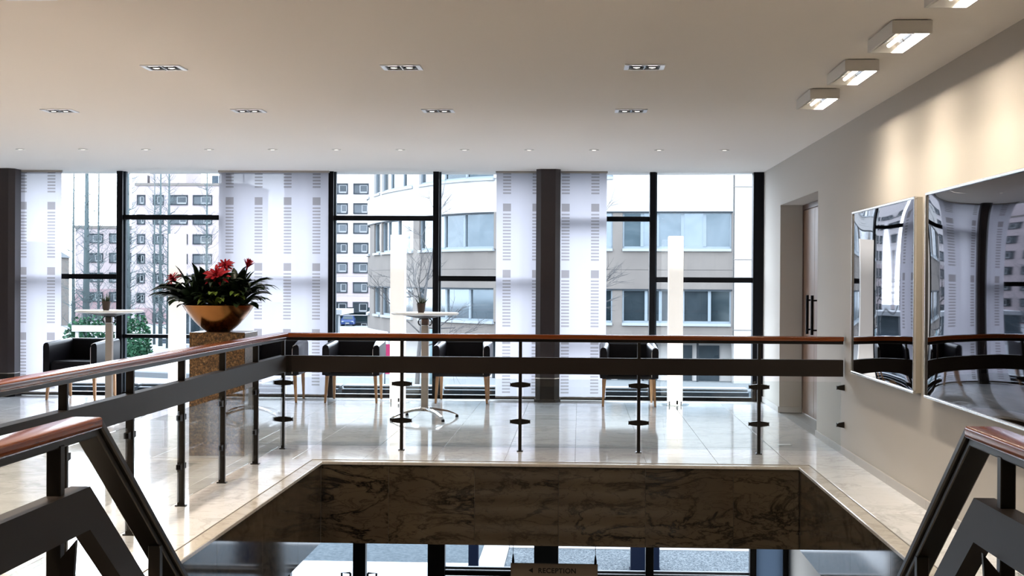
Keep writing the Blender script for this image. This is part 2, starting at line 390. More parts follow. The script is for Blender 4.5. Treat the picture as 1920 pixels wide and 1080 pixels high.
# ------------------------------------------------------------------ the setting: floor, fascia, ceiling, walls
CEIL = 2.85; WX = 2.28; EY = 11.55; LX = -2.105; RX = 1.78; FB = -.672; LF = -3.1; GY = 17.9; NY = 4.68
floor = MB()
floor.box(-10, EY+.006, FB, WX+.3, 18.0, -.004)
floor.box(-10, -4, FB, LX-.006, EY+.006, -.004)
floor.box(LX-.006, -4, FB, RX+.006, NY, -.004)
floor.box(RX+.006, -4, FB, WX+.3, EY+.006, -.004)
floor = struct(floor.ob('floor', M['slab']))
T = .583
tile = MB().cbox(-T/2+.0012, -T/2+.0012, -.018, T/2-.0012, T/2-.0012, 0, .0012).mesh('floor_tile', M['marble'])
x0 = 1.719
tiles = []
for i in range(16):
    for j in range(11):
        y = EY+.09+T*(j+.5)
        if y+T/2 < 17.87: link('floor_tile', tile, floor, (x0-T*(i+.5), y, 0)).location.z = random.uniform(-.0004, .0004)
for j in range(11):
    y = EY+.09+T*(j+.5)
    if y+T/2 < 17.87: link('floor_tile', tile, floor, (x0+T/2-.008, y, 0)).scale = (.56/T*.985, 1, 1)
for i in range(5):
    for j in range(10):
        link('floor_tile', tile, floor, (LX-.09-T*(i+.5), EY+.09-T*(j+.5), random.uniform(-.0004, .0004)))
lt = MB().cbox(-.2, -.597, -.018, .2, .597, 0, .0012).mesh('floor_tile', M['marble'])
for j in range(6): link('floor_tile', lt, floor, (RX+.09+.205, EY+.09-1.197*(j+.5), 0))
# polished edge strips round the stair void
trim = sroot('trim_1')
def strip(a, b, inner):
    m = MB(); m.cbox(min(a[0], b[0]), min(a[1], b[1]), -.03, max(a[0], b[0]), max(a[1], b[1]), -.003, .004); m.ob('edge_strip', M['nosing'], trim)
strip((LX-.088, EY-.012), (RX+.088, EY+.086), 1)
strip((LX-.088, NY), (LX+.012, EY-.014), 1); strip((RX-.012, NY), (RX+.088, EY-.014), 1)
for a in ((LX-.0935, EY+.0862, RX+.0935, EY+.0898), (LX-.0918, NY, LX-.0882, EY+.086), (RX+.0882, NY, RX+.0918, EY+.086)):
    B(a[0], a[1], -.01, a[2], a[3], .0012).ob('joint_line', M['grout'], trim)
# marble facing of the slab round the void
fas = sroot('trim_2')
J = (LX, -1.55, -.846, -.16, .542, 1.25, RX)
for a, b in zip(J, J[1:]): MB().cbox(a+.0008, EY-.0, FB, b-.0008, EY+.02, -.031, .0006).ob('marble_panel', M['fascia'], fas)
ys = [EY - .02, 10.6, 9.4, 8.2, 7.0, 5.8, NY]
for b, a in zip(ys, ys[1:]):
    MB().cbox(LX-.02, a+.0008, FB, LX, b-.0008, -.031, .0006).ob('marble_panel', M['fascia'], fas)
    MB().cbox(RX, a+.0008, FB, RX+.02, b-.0008, -.031, .0006).ob('marble_panel', M['fascia'], fas)
MB().box(-10.2, -4.2, CEIL, WX+.6, 18.3, CEIL+.3).ob('ceiling', M['ceiling']); struct(bpy.data.objects['ceiling'])
# right wall with the door recess
DY0, DY1, DZ, DX = 13.78, 16.34, 2.362, 2.535
rw = MB()
rw.box(WX, -4.2, 0, WX+.3, DY0, CEIL); rw.box(WX, DY1, 0, WX+.3, 18.0, CEIL); rw.box(WX, DY0, DZ, WX+.3, DY1, CEIL)
struct(rw.ob('wall_right', M['wall']))
struct(B(-10.2, -4.2, LF, -10, 18.3, CEIL).ob('wall_left', M['wall']))
struct(B(-10, -4.2, LF, WX+.6, -4, CEIL).ob('wall_back', M['wall']))
bb = sroot('baseboard_right')
y = -.2
while y < DY0-.01:
    e = min(y+1.2, DY0); MB().cbox(WX-.014, y+.001, -.004, WX, e-.001, .066, .002).ob('skirting_piece', M['skirting'], bb); y = e
MB().cbox(WX-.014, DY1, 0, WX, 17.8, .066, .002).ob('skirting_piece', M['skirting'], bb)
MB().cbox(WX, DY1-.014, 0, DX, DY1, .066, .002).ob('skirting_piece', M['skirting'], bb)
# door in the recess
d1 = sroot('door_1')
fr = MB(); fr.box(DX-.005, DY1-.07, 0, DX+.045, DY1-.002, DZ-.002); fr.box(DX-.005, DY0+.002, 0, DX+.045, DY0+.07, DZ-.002); fr.box(DX-.005, DY0+.07, DZ-.06, DX+.045, DY1-.07, DZ-.002)
fr.ob('door_frame', M['doorframe'], d1)
for a, b, hy in ((15.52, 16.265, 15.68), (14.77, 15.515, 15.355)):
    lf = MB().cbox(DX, a, .012, DX+.04, b, DZ-.065, .003).ob('door_leaf', M['door'], d1)
    h = MB(); h.tube([(DX-.05, hy, .92), (DX-.05, hy, 1.345)], .016, 12)
    for z in (.97, 1.29): h.tube([(DX-.05, hy, z), (DX+.001, hy, z)], .009, 8)
    h.ob('door_handle', M['black'], lf, smooth=True, angle=.8)
MB().cbox(DX, DY0+.07, .012, DX+.04, 14.765, DZ-.065, .003).ob('door_leaf', M['door'], d1)

# pillars
def pillar(name, x, y, hw, label):
    p = sroot(name); p['label'] = label; p.location = (x, y, 0)
    c = hw*.40
    def oct_(h, c): return [(-h+c, -h), (h-c, -h), (h, -h+c), (h, h-c), (h-c, h), (-h+c, h), (-h, h-c), (-h, -h+c)]
    MB().prism(oct_(hw, c), .298, CEIL).ob('shaft', M['pillar'], p)
    MB().prism(oct_(hw-.001, c), .03, .29).ob('base_sleeve', M['bronze'], p)
    MB().prism(oct_(hw+.003, c), .288, .30).ob('ring', M['steel'], p)
    MB().prism(oct_(hw+.012, c), 0, .032).ob('shoe', M['black'], p)
    B(-hw, -hw, LF, hw, hw, FB).ob('lower_shaft', M['baffle'], p)
pillar('pillar', -.39, 17.5, .148, 'taupe pillar between the two middle curtain panels')
pillar('pillar', -7.21, 17.56, .155, 'taupe pillar beside the curtain at the far end of the window wall')

# window wall, upper storey: bays of two alternating patterns
MX = [-9.85, -8.51, -7.18, -5.843, -4.497, -3.145, -1.81, -.47, .904, 2.196]
def windows():
    for i in range(len(MX)-1):
        a, b = MX[i], MX[i+1]; wdw = sroot('window_%d' % (i+1))
        hw = .037 if b not in (2.196,) else .037
        MB().cbox(a-hw, GY-.10, 0, a+hw, GY+.06, CEIL, .003).ob('mullion', M['black'], wdw)
        MB().box(a+hw, GY-.02, .045, a+hw+.02, GY+.05, CEIL).ob('pane_bead', M['zinc'], wdw)
        if i == len(MX)-2: MB().cbox(b-.045, GY-.10, 0, WX, GY+.06, CEIL, .003).ob('mullion', M['black'], wdw)
        A = i % 2 == 1
        zs = [(2.235, 2.295), (.728, .775)] if A else [(1.475, 1.54)]
        # bay patterns: two transoms or one
        for z0, z1 in zs: MB().cbox(a+hw, GY-.06, z0, b-hw, GY+.05, z1, .003).ob('transom', M['black'], wdw)
        MB().cbox(a+hw, GY-.06, 0, b-hw, GY+.05, .042, .003).ob('sill_bar', M['black'], wdw)
        edges = [.042] + sorted(v for z in zs for v in z) + [CEIL]
        for z0, z1 in zip(edges[0::2], edges[1::2]):
            MB().add([(a+hw, GY+.02, z0), (b-hw, GY+.02, z0), (b-hw, GY+.02, z1), (a+hw, GY+.02, z1)], [(0,1,2,3)]).ob('pane', M['pane'], wdw)
windows()
# lower storey glazing
wl = sroot('window_10')
for a, b in ((-3.72, -3.64), (-2.84, -2.68), (-1.893, -1.676), (.843, .943), (2.139, 2.219), (2.55, 2.61), (-5.2, -5.1), (-6.6, -6.5), (-8, -7.9)):
    MB().cbox(a, GY-.08, LF, b, GY+.06, FB, .003).ob('mullion', M['bronze'], wl)
for a, b, z0, z1 in ((-1.676, -.54, -2.235, -2.175), (-.24, .843, -2.26, -2.20), (.943, 2.139, -2.235, -2.195)):
    MB().cbox(a, GY-.05, z0, b, GY+.05, z1, .003).ob('transom', M['bronze'], wl)
    MB().cbox(a, GY-.02, z1+.012, b, GY+.05, z1+.045, .003).ob('pane_bead', M['coping'], wl)
for a, b in ((-9.9, -3.72), (-1.676, -.54), (-.24, .843), (.943, 2.139)):
    MB().add([(a, GY+.02, LF), (b, GY+.02, LF), (b, GY+.02, FB), (a, GY+.02, FB)], [(0,1,2,3)]).ob('pane', M['pane'], wl)
MB().cbox(2.219, GY-.03, LF, 2.55, GY+.02, FB, .01).ob('frosted_panel', M['frosted'], wl)
# glazed entrance door leaves with bar handles
d2 = sroot('door_2')
for a, b, hx in ((-3.64, -2.842, -2.87), (-2.678, -1.895, -2.65)):
    lf = MB().add([(a, GY, LF), (b, GY, LF), (b, GY, FB), (a, GY, FB)], [(0,1,2,3)]).ob('door_pane', M['pane'], d2)
    s_ = -1 if hx < -2.76 else 1
    h = MB()
    h.tube([(hx, GY-.08, -2.215), (hx+s_*.11, GY-.08, -2.215), (hx+s_*.11, GY-.08, -2.75), (hx, GY-.08, -2.75), (hx, GY-.08, -2.215)], .013, 8)
    h.ob('door_handle', M['black'], lf)
# lower hall
lfm = MB(); lfm.box(-10, -4, LF-.2, 3.2, 18.3, LF); struct(lfm.ob('floor_lower', M['darkfloor']))
struct(B(2.62, -4, LF, 2.9, GY+.1, FB).ob('wall_lower_right', M['lowwall']))

# stairs going down from the landing
st = thing('staircase', 'marble staircase going down between the two near stair rails', 'stairs', (0, 0, 0))
NSTEP = 18; RISE = -LF/NSTEP; RUN = RISE/.702
for i in range(1, NSTEP):
    MB().box(-1.6, NY+RUN*(i-1)+.002, -RISE*i-.05, 1.25, NY+RUN*i+.03, -RISE*i).ob('step', M['nosing'], st)
for sx in (-1.58, 1.17): MB().hexa([(sx, NY, -.45), (sx+.06, NY, -.45), (sx+.06, NY+RUN*NSTEP, LF), (sx, NY+RUN*NSTEP, LF)], [(sx, NY, -.23), (sx+.06, NY, -.23), (sx+.06, NY+RUN*NSTEP, LF+.1), (sx, NY+RUN*NSTEP, LF+.1)]).ob('stringer', M['bronze'], st)

# ------------------------------------------------------------------ balustrades
WOODP = rrect(.112, .040, .009, -.040); SUBP = rrect(.062, .026, .005, -.066); MIDP = rrect(.065, .143, .004, -.0, 1)
MIDP = [(-.0325, 0), (.0325, 0), (.0325, .143), (-.0325, .143)]
def clamp_mesh(L=.088):
    m = MB()
    prof = [(0, .026), (.07, .017), (L-.006, .012), (L-.006, .017), (L, .017)]
    for s_ in (1, -1):
        v = []
        for x, h in prof: v += [(s_*x, -.014, -h), (s_*x, .014, -h), (s_*x, .014, h), (s_*x, -.014, h)]
        f = [(i*4+j, i*4+(j+1) % 4, i*4+4+(j+1) % 4, i*4+4+j) for i in range(len(prof)-1) for j in range(4)] + [(0,1,2,3), (16,17,18,19)]
        m.add(v, f)
    return m.mesh('clamp', M['bronze'])
CL = clamp_mesh(); CLS = clamp_mesh(.05)
def half_clamp():
    m = MB(); prof = [(0, .026), (.05, .017), (.06, .012), (.06, .017), (.066, .017)]; v = []
    for x, h in prof: v += [(-x, -.014, -h), (-x, .014, -h), (-x, .014, h), (-x, -.014, h)]
    return m.add(v, [(i*4+j, i*4+(j+1) % 4, i*4+4+(j+1) % 4, i*4+4+j) for i in range(4) for j in range(4)] + [(0,1,2,3), (16,17,18,19)]).mesh('clamp', M['bronze'])
gal = thing('balustrade', 'long glass balustrade with wooden handrail round the stair void, in front of the chairs', 'balustrade', (-2.59, 12.35, 0))
def part(mb, name, m, root, **k):
    o = mb.ob(name, m, root, **k); o.location = -root.location if o.location.length == 0 else o.location - root.location; return o
PATH = [(-2.59, 4.85, 0), (-2.59, 12.35, 0), (2.262, 12.35, 0)]
def lift(p, z): return [(a, b, c+z) for a, b, c in p]
part(MB().sweep(lift(PATH, 1.018), WOODP), 'handrail', M['wood'], gal, smooth=True, angle=.7)
part(MB().sweep(lift(PATH, 1.018), SUBP), 'rail_carrier', M['bronze'], gal)
part(MB().sweep(lift(PATH, .675), MIDP), 'middle_rail', M['bronze2'], gal)
def post(root, x, y, along, z1=.955, wide=.028, deep=.046, clamps=True, foot=True):
    hx, hy = (wide/2, deep/2) if along == 'x' else (deep/2, wide/2)
    p = part(MB().cbox(x-hx, y-hy, .0, x+hx, y+hy, z1, .003), 'post', M['bronze'], root)
    ft = MB().cbox(x-hx-.012, y-hy-.012, .0, x+hx+.012, y+hy+.012, .008, .002).ob('foot_plate', M['bronze'], p)
    for z in (.579, .259):
        c = link('clamp', CL if along == 'x' else CLS, p, (x, y, z), 0 if along == 'x' else PI/2)
    return p
for x in (-1.545, -.511, .516, 1.549): post(gal, x, 12.35, 'x')
for i in range(0, 8):
    y = 12.35-1.063*i
    post(gal, -2.59, y, 'x' if i == 0 else 'y')
HC = half_clamp()
for z in (.579, .259): link('wall_clamp', HC, gal, Vector((WX-.002, 12.35, z)) - gal.location)
gx = [-2.59, -1.545, -.511, .516, 1.549, WX]
for a, b in zip(gx, gx[1:]): part(MB().cbox(a+.03, 12.345, .035, b-.03, 12.355, .628, .002), 'glass_panel', M['glass'], gal)
for i in range(7):
    b = 12.35-1.063*i; a = b-1.063
    part(MB().cbox(-2.595, a+.03, .035, -2.585, b-.03, .628, .002), 'glass_panel', M['glass'], gal)

def stair_rail(xc, label, sgn):
    r = thing('stair_balustrade', label, 'balustrade', (xc, NY, 0), 0, 'balustrades at the top of the stairs')
    k = .702; L = 4.1
    top = [(xc, .6, 1.012), (xc, 4.735, 1.012), (xc, 4.735+L, 1.012-k*L)]
    mid = [(xc+sgn*.03, .6, .655), (xc+sgn*.03, 4.60, .655), (xc+sgn*.03, 4.60+L, .655-k*L)]
    part(MB().sweep(top[:2], WOODP), 'handrail', M['wood'], r, smooth=True, angle=.7)
    part(MB().sweep(top[1:], rrect(.112, .036, .006, -.036, 1)), 'sloping_rail', M['bronze'], r)
    part(MB().sweep(top, rrect(.08, .03, .004, -.066, 1)), 'rail_carrier', M['bronze'], r)
    part(MB().sweep(mid, [(-.0325, 0), (.0325, 0), (.0325, .142), (-.0325, .142)]), 'middle_rail', M['bronze2'], r)
    for y in (1.22, 2.28, 3.34, 4.40, 5.46, 6.52, 7.58):
        dz = max(0, (y-4.735)*k); zb = -.0 if y < NY else -dz-.25
        p = part(MB().cbox(xc-.022+sgn*.02, y-.02, zb, xc+.024+sgn*.02, y+.02, .955-dz, .003), 'post', M['bronze'], r)
        x0 = xc+sgn*.043
        pts = [(x0, .60-dz), (x0+sgn*.05, .66-dz), (x0+sgn*.028, .30-dz), (x0, .22-dz)]
        v = [(x, y-.018, z) for x, z in pts] + [(x, y+.0, z) for x, z in pts]
        MB().add(v, [(0,1,2,3), (7,6,5,4), (0,1,5,4), (1,2,6,5), (2,3,7,6), (3,0,4,7)]).ob('gusset', M['bronze2'], p)
        for z in (.5, .2): link('clamp', CLS, p, (xc+sgn*.0, y, z-dz), PI/2)
    for a, b in ((1.22, 2.28), (2.28, 3.34), (3.34, 4.40)):
        part(MB().cbox(xc-.005, a+.04, .035, xc+.005, b-.04, .61, .002), 'glass_panel', M['glass'], r)
    for a, b in ((4.40, 5.46), (5.46, 6.52), (6.52, 7.58)):
        z0, z1 = [-max(0, (q-4.735)*k) for q in (a, b)]
        part(MB().hexa([(xc-.005, a+.04, .035+z0), (xc+.005, a+.04, .035+z0), (xc+.005, b-.04, .035+z1), (xc-.005, b-.04, .035+z1)],
                       [(xc-.005, a+.04, .60+z0), (xc+.005, a+.04, .60+z0), (xc+.005, b-.04, .60+z1), (xc-.005, b-.04, .60+z1)]), 'glass_panel', M['glass'], r)
stair_rail(-1.665, 'near stair rail with orange wood top, in front of the long balustrade', 1)
stair_rail(1.322, 'near stair rail with dark wood top, below the large dark picture', -1)

# ------------------------------------------------------------------ curtains
def curtain(x0, x1, ox, oz, label):
    CY = 17.735; q_ = CY/17.55; x0, x1, ox, oz = x0*q_, x1*q_, ox*q_, 1.48+(oz-1.48)*q_
    c = thing('curtain_panel', label, 'curtain', (ox, CY, oz))
    n = max(8, int((x1-x0)/.03)); m = MB(); v = []
    for i in range(n+1):
        x = x0 + (x1-x0)*i/n - ox; yy = .006*math.sin(x*19+ox) + .003*math.sin(x*47)
        v += [(x, yy, .035-oz), (x, yy*.6, 1.4-oz), (x, yy*.3, 2.83-oz)]
    m.add(v, [(i*3+j, i*3+3+j, i*3+4+j, i*3+1+j) for i in range(n) for j in range(2)])
    m.ob('fabric', M['curtain'], c, smooth=True)
    MB().cbox(x0-ox-.01, -.02, 2.825-oz, x1-ox+.01, .02, 2.85-oz, .003).ob('head_rail', M['greymetal'], c)
    MB().cbox(x0-ox, -.007, .02-oz, x1-ox, .007, .042-oz, .003).ob('bottom_bar', M['greymetal'], c)
curtain(-7.06, -6.495, -6.99, 2.44, 'narrow sheer curtain panel beside the pillar behind the leftmost chair')
curtain(-4.5, -3.126, -4.366, 2.506, 'wide sheer curtain panel with four printed columns behind the flower bowl')
curtain(-1.035, -.40, -.903, 2.437, 'sheer curtain panel on the table side of the middle pillar')
curtain(-.385, .326, -.179, 2.437, 'sheer curtain panel on the door side of the middle pillar')

# ------------------------------------------------------------------ pictures on the right wall
def picture(y0, y1, z0, z1, label, bulge):
    p = thing('framed_picture', label, 'picture', (WX, (y0+y1)/2, z0))
    ly, lz = (y1-y0), (z1-z0); d = .058
    m = MB(); f = .017
    for a in ((-ly/2, 0, ly/2, f), (-ly/2, lz-f, ly/2, lz), (-ly/2, f, -ly/2+f, lz-f), (ly/2-f, f, ly/2, lz-f)):
        m.cbox(-d, a[0], a[1], -d+.022, a[2], a[3], .004)
    m.ob('frame', M['silver'], p)
    s = MB()
    for a in ((-ly/2+.004, .004, ly/2-.004, .012), (-ly/2+.004, lz-.012, ly/2-.004, lz-.004), (-ly/2+.004, .012, -ly/2+.012, lz-.012), (ly/2-.012, .012, ly/2-.004, lz-.012)):
        s.box(-d+.022, a[0], a[1], 0, a[2], a[3])
    s.ob('frame_side', M['picside'], p)
    B(-.03, -ly/2+.012, .012, -.02, ly/2-.012, lz-.012).ob('backing_board', M['mirrorback'], p)
    g = MB(); nu, nv = 72, 44; v = []
    for i in range(nu+1):
        for j in range(nv+1):
            u = -1+2*i/nu; t = -1+2*j/nv
            h = bulge*(1-.85*u*u-.15*u**8)*(1-.45*t*t-.55*abs(t)**8)
            h += .0012*math.sin(u*7+1)*(1-u*u)
            v.append((-.047-h, u*(ly/2-.012), lz/2+t*(lz/2-.012)))
    g.add(v, [(i*(nv+1)+j, (i+1)*(nv+1)+j, (i+1)*(nv+1)+j+1, i*(nv+1)+j+1) for i in range(nu) for j in range(nv)])
    g.ob('acrylic_sheet', M['mirror'], p, smooth=True)
picture(9.595, 11.78, .743, 2.061, 'smaller looking silver framed dark glossy picture nearer the door', .014)
picture(6.3, 9.30, .743, 2.066, 'large silver framed dark glossy picture cut off by the edge, above the near stair rail', .030)

# ------------------------------------------------------------------ ceiling lamps
def twin_fixture():
    r = thing('twin_downlight', 'x', 'ceiling light', (0, 0, CEIL), 0, 'twin recessed downlights')
    W_, D_ = .128, .104
    fr = MB()
    for a in ((-W_, -D_, W_, -D_+.016), (-W_, D_-.016, W_, D_), (-W_, -D_+.016, -W_+.03, D_-.016), (W_-.03, -D_+.016, W_, D_-.016)):
        fr.cbox(a[0], a[1], -.008, a[2], a[3], .001, .002)
    fr.ob('frame', M['lampframe'], r)
    B(-W_+.03, -D_+.016, -.003, W_-.03, D_-.016, -.001).ob('baffle', M['baffle'], r)
    B(-.004, -D_+.016, -.007, .004, D_-.016, -.003).ob('divider', M['steel'], r)
    for sx in (-1, 1):
        l = MB()
        l.lathe([(.034, -.0035), (.040, -.006), (.036, -.010), (.030, -.006)], 20, (sx*.05, 0)); l.ob('lamp_ring', M['baffle'], r, smooth=True)
        MB().lathe([(.0, -.010), (.012, -.0095), (.022, -.006)], 16, (sx*.05, .0)).ob('bulb', M['lamp'], r, smooth=True)
        q = MB(); q.box(sx*.05-.030, -D_+.020, -.0055, sx*.05+.030, -D_+.040, -.003); q.ob('reflector', M['lampcool'], r)  # emissive strip, painting the lamp's gleam in the reflector
    return r
t0 = twin_fixture(); first = True
rows = [(9.09, TWIN_X, 'nearer row', ('first from the flower bowl side', 'middle one', 'last, toward the picture wall')),
        (11.42, (-4.245, -2.69, -1.147, .401), 'farther row', ('outermost, above the leftmost armchair', 'above the flower bowl', 'above the middle bar table', 'last, toward the picture wall'))]
for y, xs, rn, ns in rows:
    for x, n_ in zip(xs, ns):
        lb = 'twin downlight in the %s of the ceiling, %s' % (rn, n_)
        if first: t0.location = (x, y, CEIL); t0['label'] = lb; first = False
        else: dup(t0, (x, y, CEIL), label=lb)
        light('downlight', 'SPOT', (x, y, CEIL-.02), TWIN_E*(.25 if x > 0 else 1)*(.6 if y > 11 else 1), WARM, .05, cone=2.3, blend=.8)
for (y, xs), rn in zip(((6.76, (-4.25, -2.69, -1.147, .401)), (4.43, (-4.25, -2.69, -1.147, .401)), (2.1, (-4.25, -2.69, -1.147, .401))), ('row above the stair void', 'row above the stair head', 'row over the landing')):
    for x, n_ in zip(xs, ('first', 'second', 'third', 'last')):
        dup(t0, (x, y, CEIL), label='twin downlight in the %s, %s counted toward the picture wall' % (rn, n_))
        if x < -2.5: light('downlight', 'SPOT', (x, y, CEIL-.02), TWIN_E*2.1, WARM, .05, cone=2.3, blend=.8)
        elif y < 5: light('downlight', 'SPOT', (x, y, CEIL-.02), TWIN_E*.8, WARM, .05, cone=1.6, blend=.8)
for y in (11.42, 9.09, 6.76): light('downlight', 'SPOT', (-5.8, y, CEIL-.02), TWIN_E*2.1, WARM, .05, cone=2.3, blend=.8)  # unseen lamps without fixtures, added to brighten the left-hand ceiling
sp = thing('spotlight', 'x', 'ceiling light', (0, 0, CEIL), 0, 'row of small round spotlights by the windows')
MB().lathe([(.030, .0), (.050, -.001), (.050, -.005), (.034, -.007), (.030, -.002)], 20).ob('ring', M['whitemetal'], sp, smooth=True)
MB().lathe([(0, -.004), (.02, -.005), (.031, -.003)], 16).ob('bulb', M['lamp'], sp, smooth=True)
ORD = ['first', 'second', 'third', 'fourth', 'fifth', 'sixth', 'seventh', 'eighth', 'ninth', 'tenth', 'eleventh', 'twelfth']
for i in range(12):
    x = 1.49 - .675*i; lb = 'small round spotlight by the windows, %s from the picture wall' % ORD[i]
    if i == 0: sp.location = (x, 14.83, CEIL); sp['label'] = lb
    else: dup(sp, (x, 14.83, CEIL), label=lb)
    light('spot_lamp', 'SPOT', (x, 14.83, CEIL-.02), SMALL_E, SOFT, .03, cone=1.6, blend=.5)
# wall washers: open boxes with a bulb in a reflector
ww = thing('wall_washer', 'x', 'ceiling light', (0, 0, CEIL), 0, 'box shaped wall washers beside the picture wall')
hw, hl, H = .103, .32, .074
b = MB()
for a in ((-hw, -hl, -hw+.012, hl), (hw-.012, -hl, hw, hl), (-hw+.012, -hl, hw-.012, -hl+.012), (-hw+.012, hl-.012, hw-.012, hl)):
    b.box(a[0], a[1], -H, a[2], a[3], -.006)
b.box(-hw+.006, -hl+.006, -.02, hw-.006, hl-.006, -.004)
b.ob('housing', M['whitemetal'], ww)
B(-hw+.02, -hl+.02, -.006, hw-.02, hl-.02, .0).ob('ceiling_plate', M['baffle'], ww)
rf = MB(); v = []
for i in range(9):
    a = -PI/2+PI*i/8
    for yy in (-hl+.03, hl-.03): v.append((-hw+.03+.075*(1+math.sin(a))/1.0*.9, yy, -.066+.042*math.cos(a)))
rf.add(v, [(2*i, 2*i+1, 2*i+3, 2*i+2) for i in range(8)]); rf.ob('reflector', M['reflector'], ww, smooth=True)
MB().tube([(-.01, -.2, -.052), (-.01, .2, -.052)], .012, 10).ob('bulb', M['lampcool'], ww, smooth=True)
pv = MB(); pv.tube([(-hw+.03, 0, -.071), (-.02, 0, -.045), (.02, 0, -.05), (.035, 0, -.071)], .004, 6); pv.ob('reflector_rib', M['chrome'], ww)
for i, y in enumerate((10.425, 9.105, 7.79, 6.47, 5.15, 3.83)):
    lb = 'white box wall washer on the ceiling, %s from the window side' % ORD[i]
    if i == 0: ww.location = (1.715, y, CEIL); ww['label'] = lb
    else: dup(ww, (1.715, y, CEIL), label=lb)
    light('wash_lamp', 'AREA', (1.77, y, CEIL-.044), WASH_E, SOFT, (.06, .56), rot=(0, math.radians(-42), 0))

# ------------------------------------------------------------------ armchairs
def make_chair():
    c = thing('armchair', 'x', 'chair', (0, 0, 0), 0, 'dark tub armchairs along the window wall')
    # local: the sitter looks toward -y
    W_, D_ = .345, .335
    # arms: outer straight, inner face splays toward the back; tops rise to the back
    for s_ in (-1, 1):
        m = MB(); lo = [(s_*W_, -D_, .335), (s_*(W_-.078), -D_, .335), (s_*(W_-.125), D_-.10, .335), (s_*W_, D_, .335)]
        a = [Vector(p) for p in lo]
        def lvl(z_front, z_back, inset):
            q = []
            for p, zz in zip(a, (z_front, z_front, z_back, z_back)):
                x = p.x - s_*inset if abs(p.x) > W_-.01 else p.x + s_*inset*.9
                y = p.y + (inset*.4 if p.y < 0 else -inset*.2); q.append((x, y, zz))
            return q
        levels = [lvl(.335, .335, .004), lvl(.345, .345, 0), lvl(.655, .69, 0), lvl(.682, .717, .006), lvl(.697, .731, .022), lvl(.700, .735, .034)]
        v = [p for l in levels for p in l]
        m.add(v, [(i*4+j, i*4+(j+1) % 4, i*4+4+(j+1) % 4, i*4+4+j) for i in range(len(levels)-1) for j in range(4)] + [(0,1,2,3), tuple(20+j for j in range(4))])
        m.ob('armrest', M['leather'], c, smooth=True, angle=.6)
    bk = MB(); bk.cbox(-W_+.06, D_-.115, .335, W_-.06, D_-.002, .735, .018); bk.ob('backrest', M['leather'], c)
    sc_ = MB(); sc_.cbox(-W_+.082, -D_+.012, .36, W_-.082, D_-.11, .475, .022); sc_.ob('seat', M['leather'], c, smooth=True, angle=.5)
    fb = MB(); fb.cbox(-W_+.03, -D_+.02, .325, W_-.03, D_-.03, .365, .006); fb.ob('seat_base', M['blackplastic'], c)
    for s_ in (-1, 1):
        pp = MB(); pp.tube([(s_*(W_-.080), -D_-.001, .35), (s_*(W_-.080), -D_-.001, .64), (s_*(W_-.070), -D_+.004, .685), (s_*(W_-.035), -D_+.012, .70)], .0032, 6)
        pp.ob('piping', M['piping'] if s_ > 0 else M['leather'], c)
    for sx in (-1, 1):
        for sy in (-1, 1):
            xt, yt = sx*(W_-.055), sy*(D_-.055); xb, yb = sx*(W_-.035), sy*(D_-.03)
            if sy > 0: xb = sx*(W_-.05)
            t, b2 = .021, .012
            lg = MB().hexa([(xb-b2, yb-b2, 0), (xb+b2, yb-b2, 0), (xb+b2, yb+b2, 0), (xb-b2, yb+b2, 0)], [(xt-t, yt-t, .33), (xt+t, yt-t, .33), (xt+t, yt+t, .33), (xt-t, yt+t, .33)])
            l = lg.ob('leg', M['oak'], c)
            B(xb-b2, yb-b2, -.001+.001, xb+b2, yb+b2, .004).ob('glide', M['blackplastic'], l)
    return c
CH = [(-6.13, 17.28, -.10, 'black tub armchair in front of the narrow curtain, beside the bar table'),
      (-3.72, 17.28, .02, 'black tub armchair half hidden behind the granite pedestal'),
      (-2.75, 17.31, .02, 'black tub armchair just to the door side of the wide curtain, by a floor lamp'),
      (-1.42, 17.38, .01, 'black tub armchair between the middle bar table and the middle pillar'),
      (.59, 17.18, .0, 'black tub armchair between the middle pillar and the floor lamp nearest the door')]
c0 = make_chair()
for i, (x, y, a, lb) in enumerate(CH):
    if i == 0: c0.location = (x, y, 0); c0.rotation_euler = (0, 0, a); c0['label'] = lb
    else: dup(c0, (x, y, 0), a, lb)

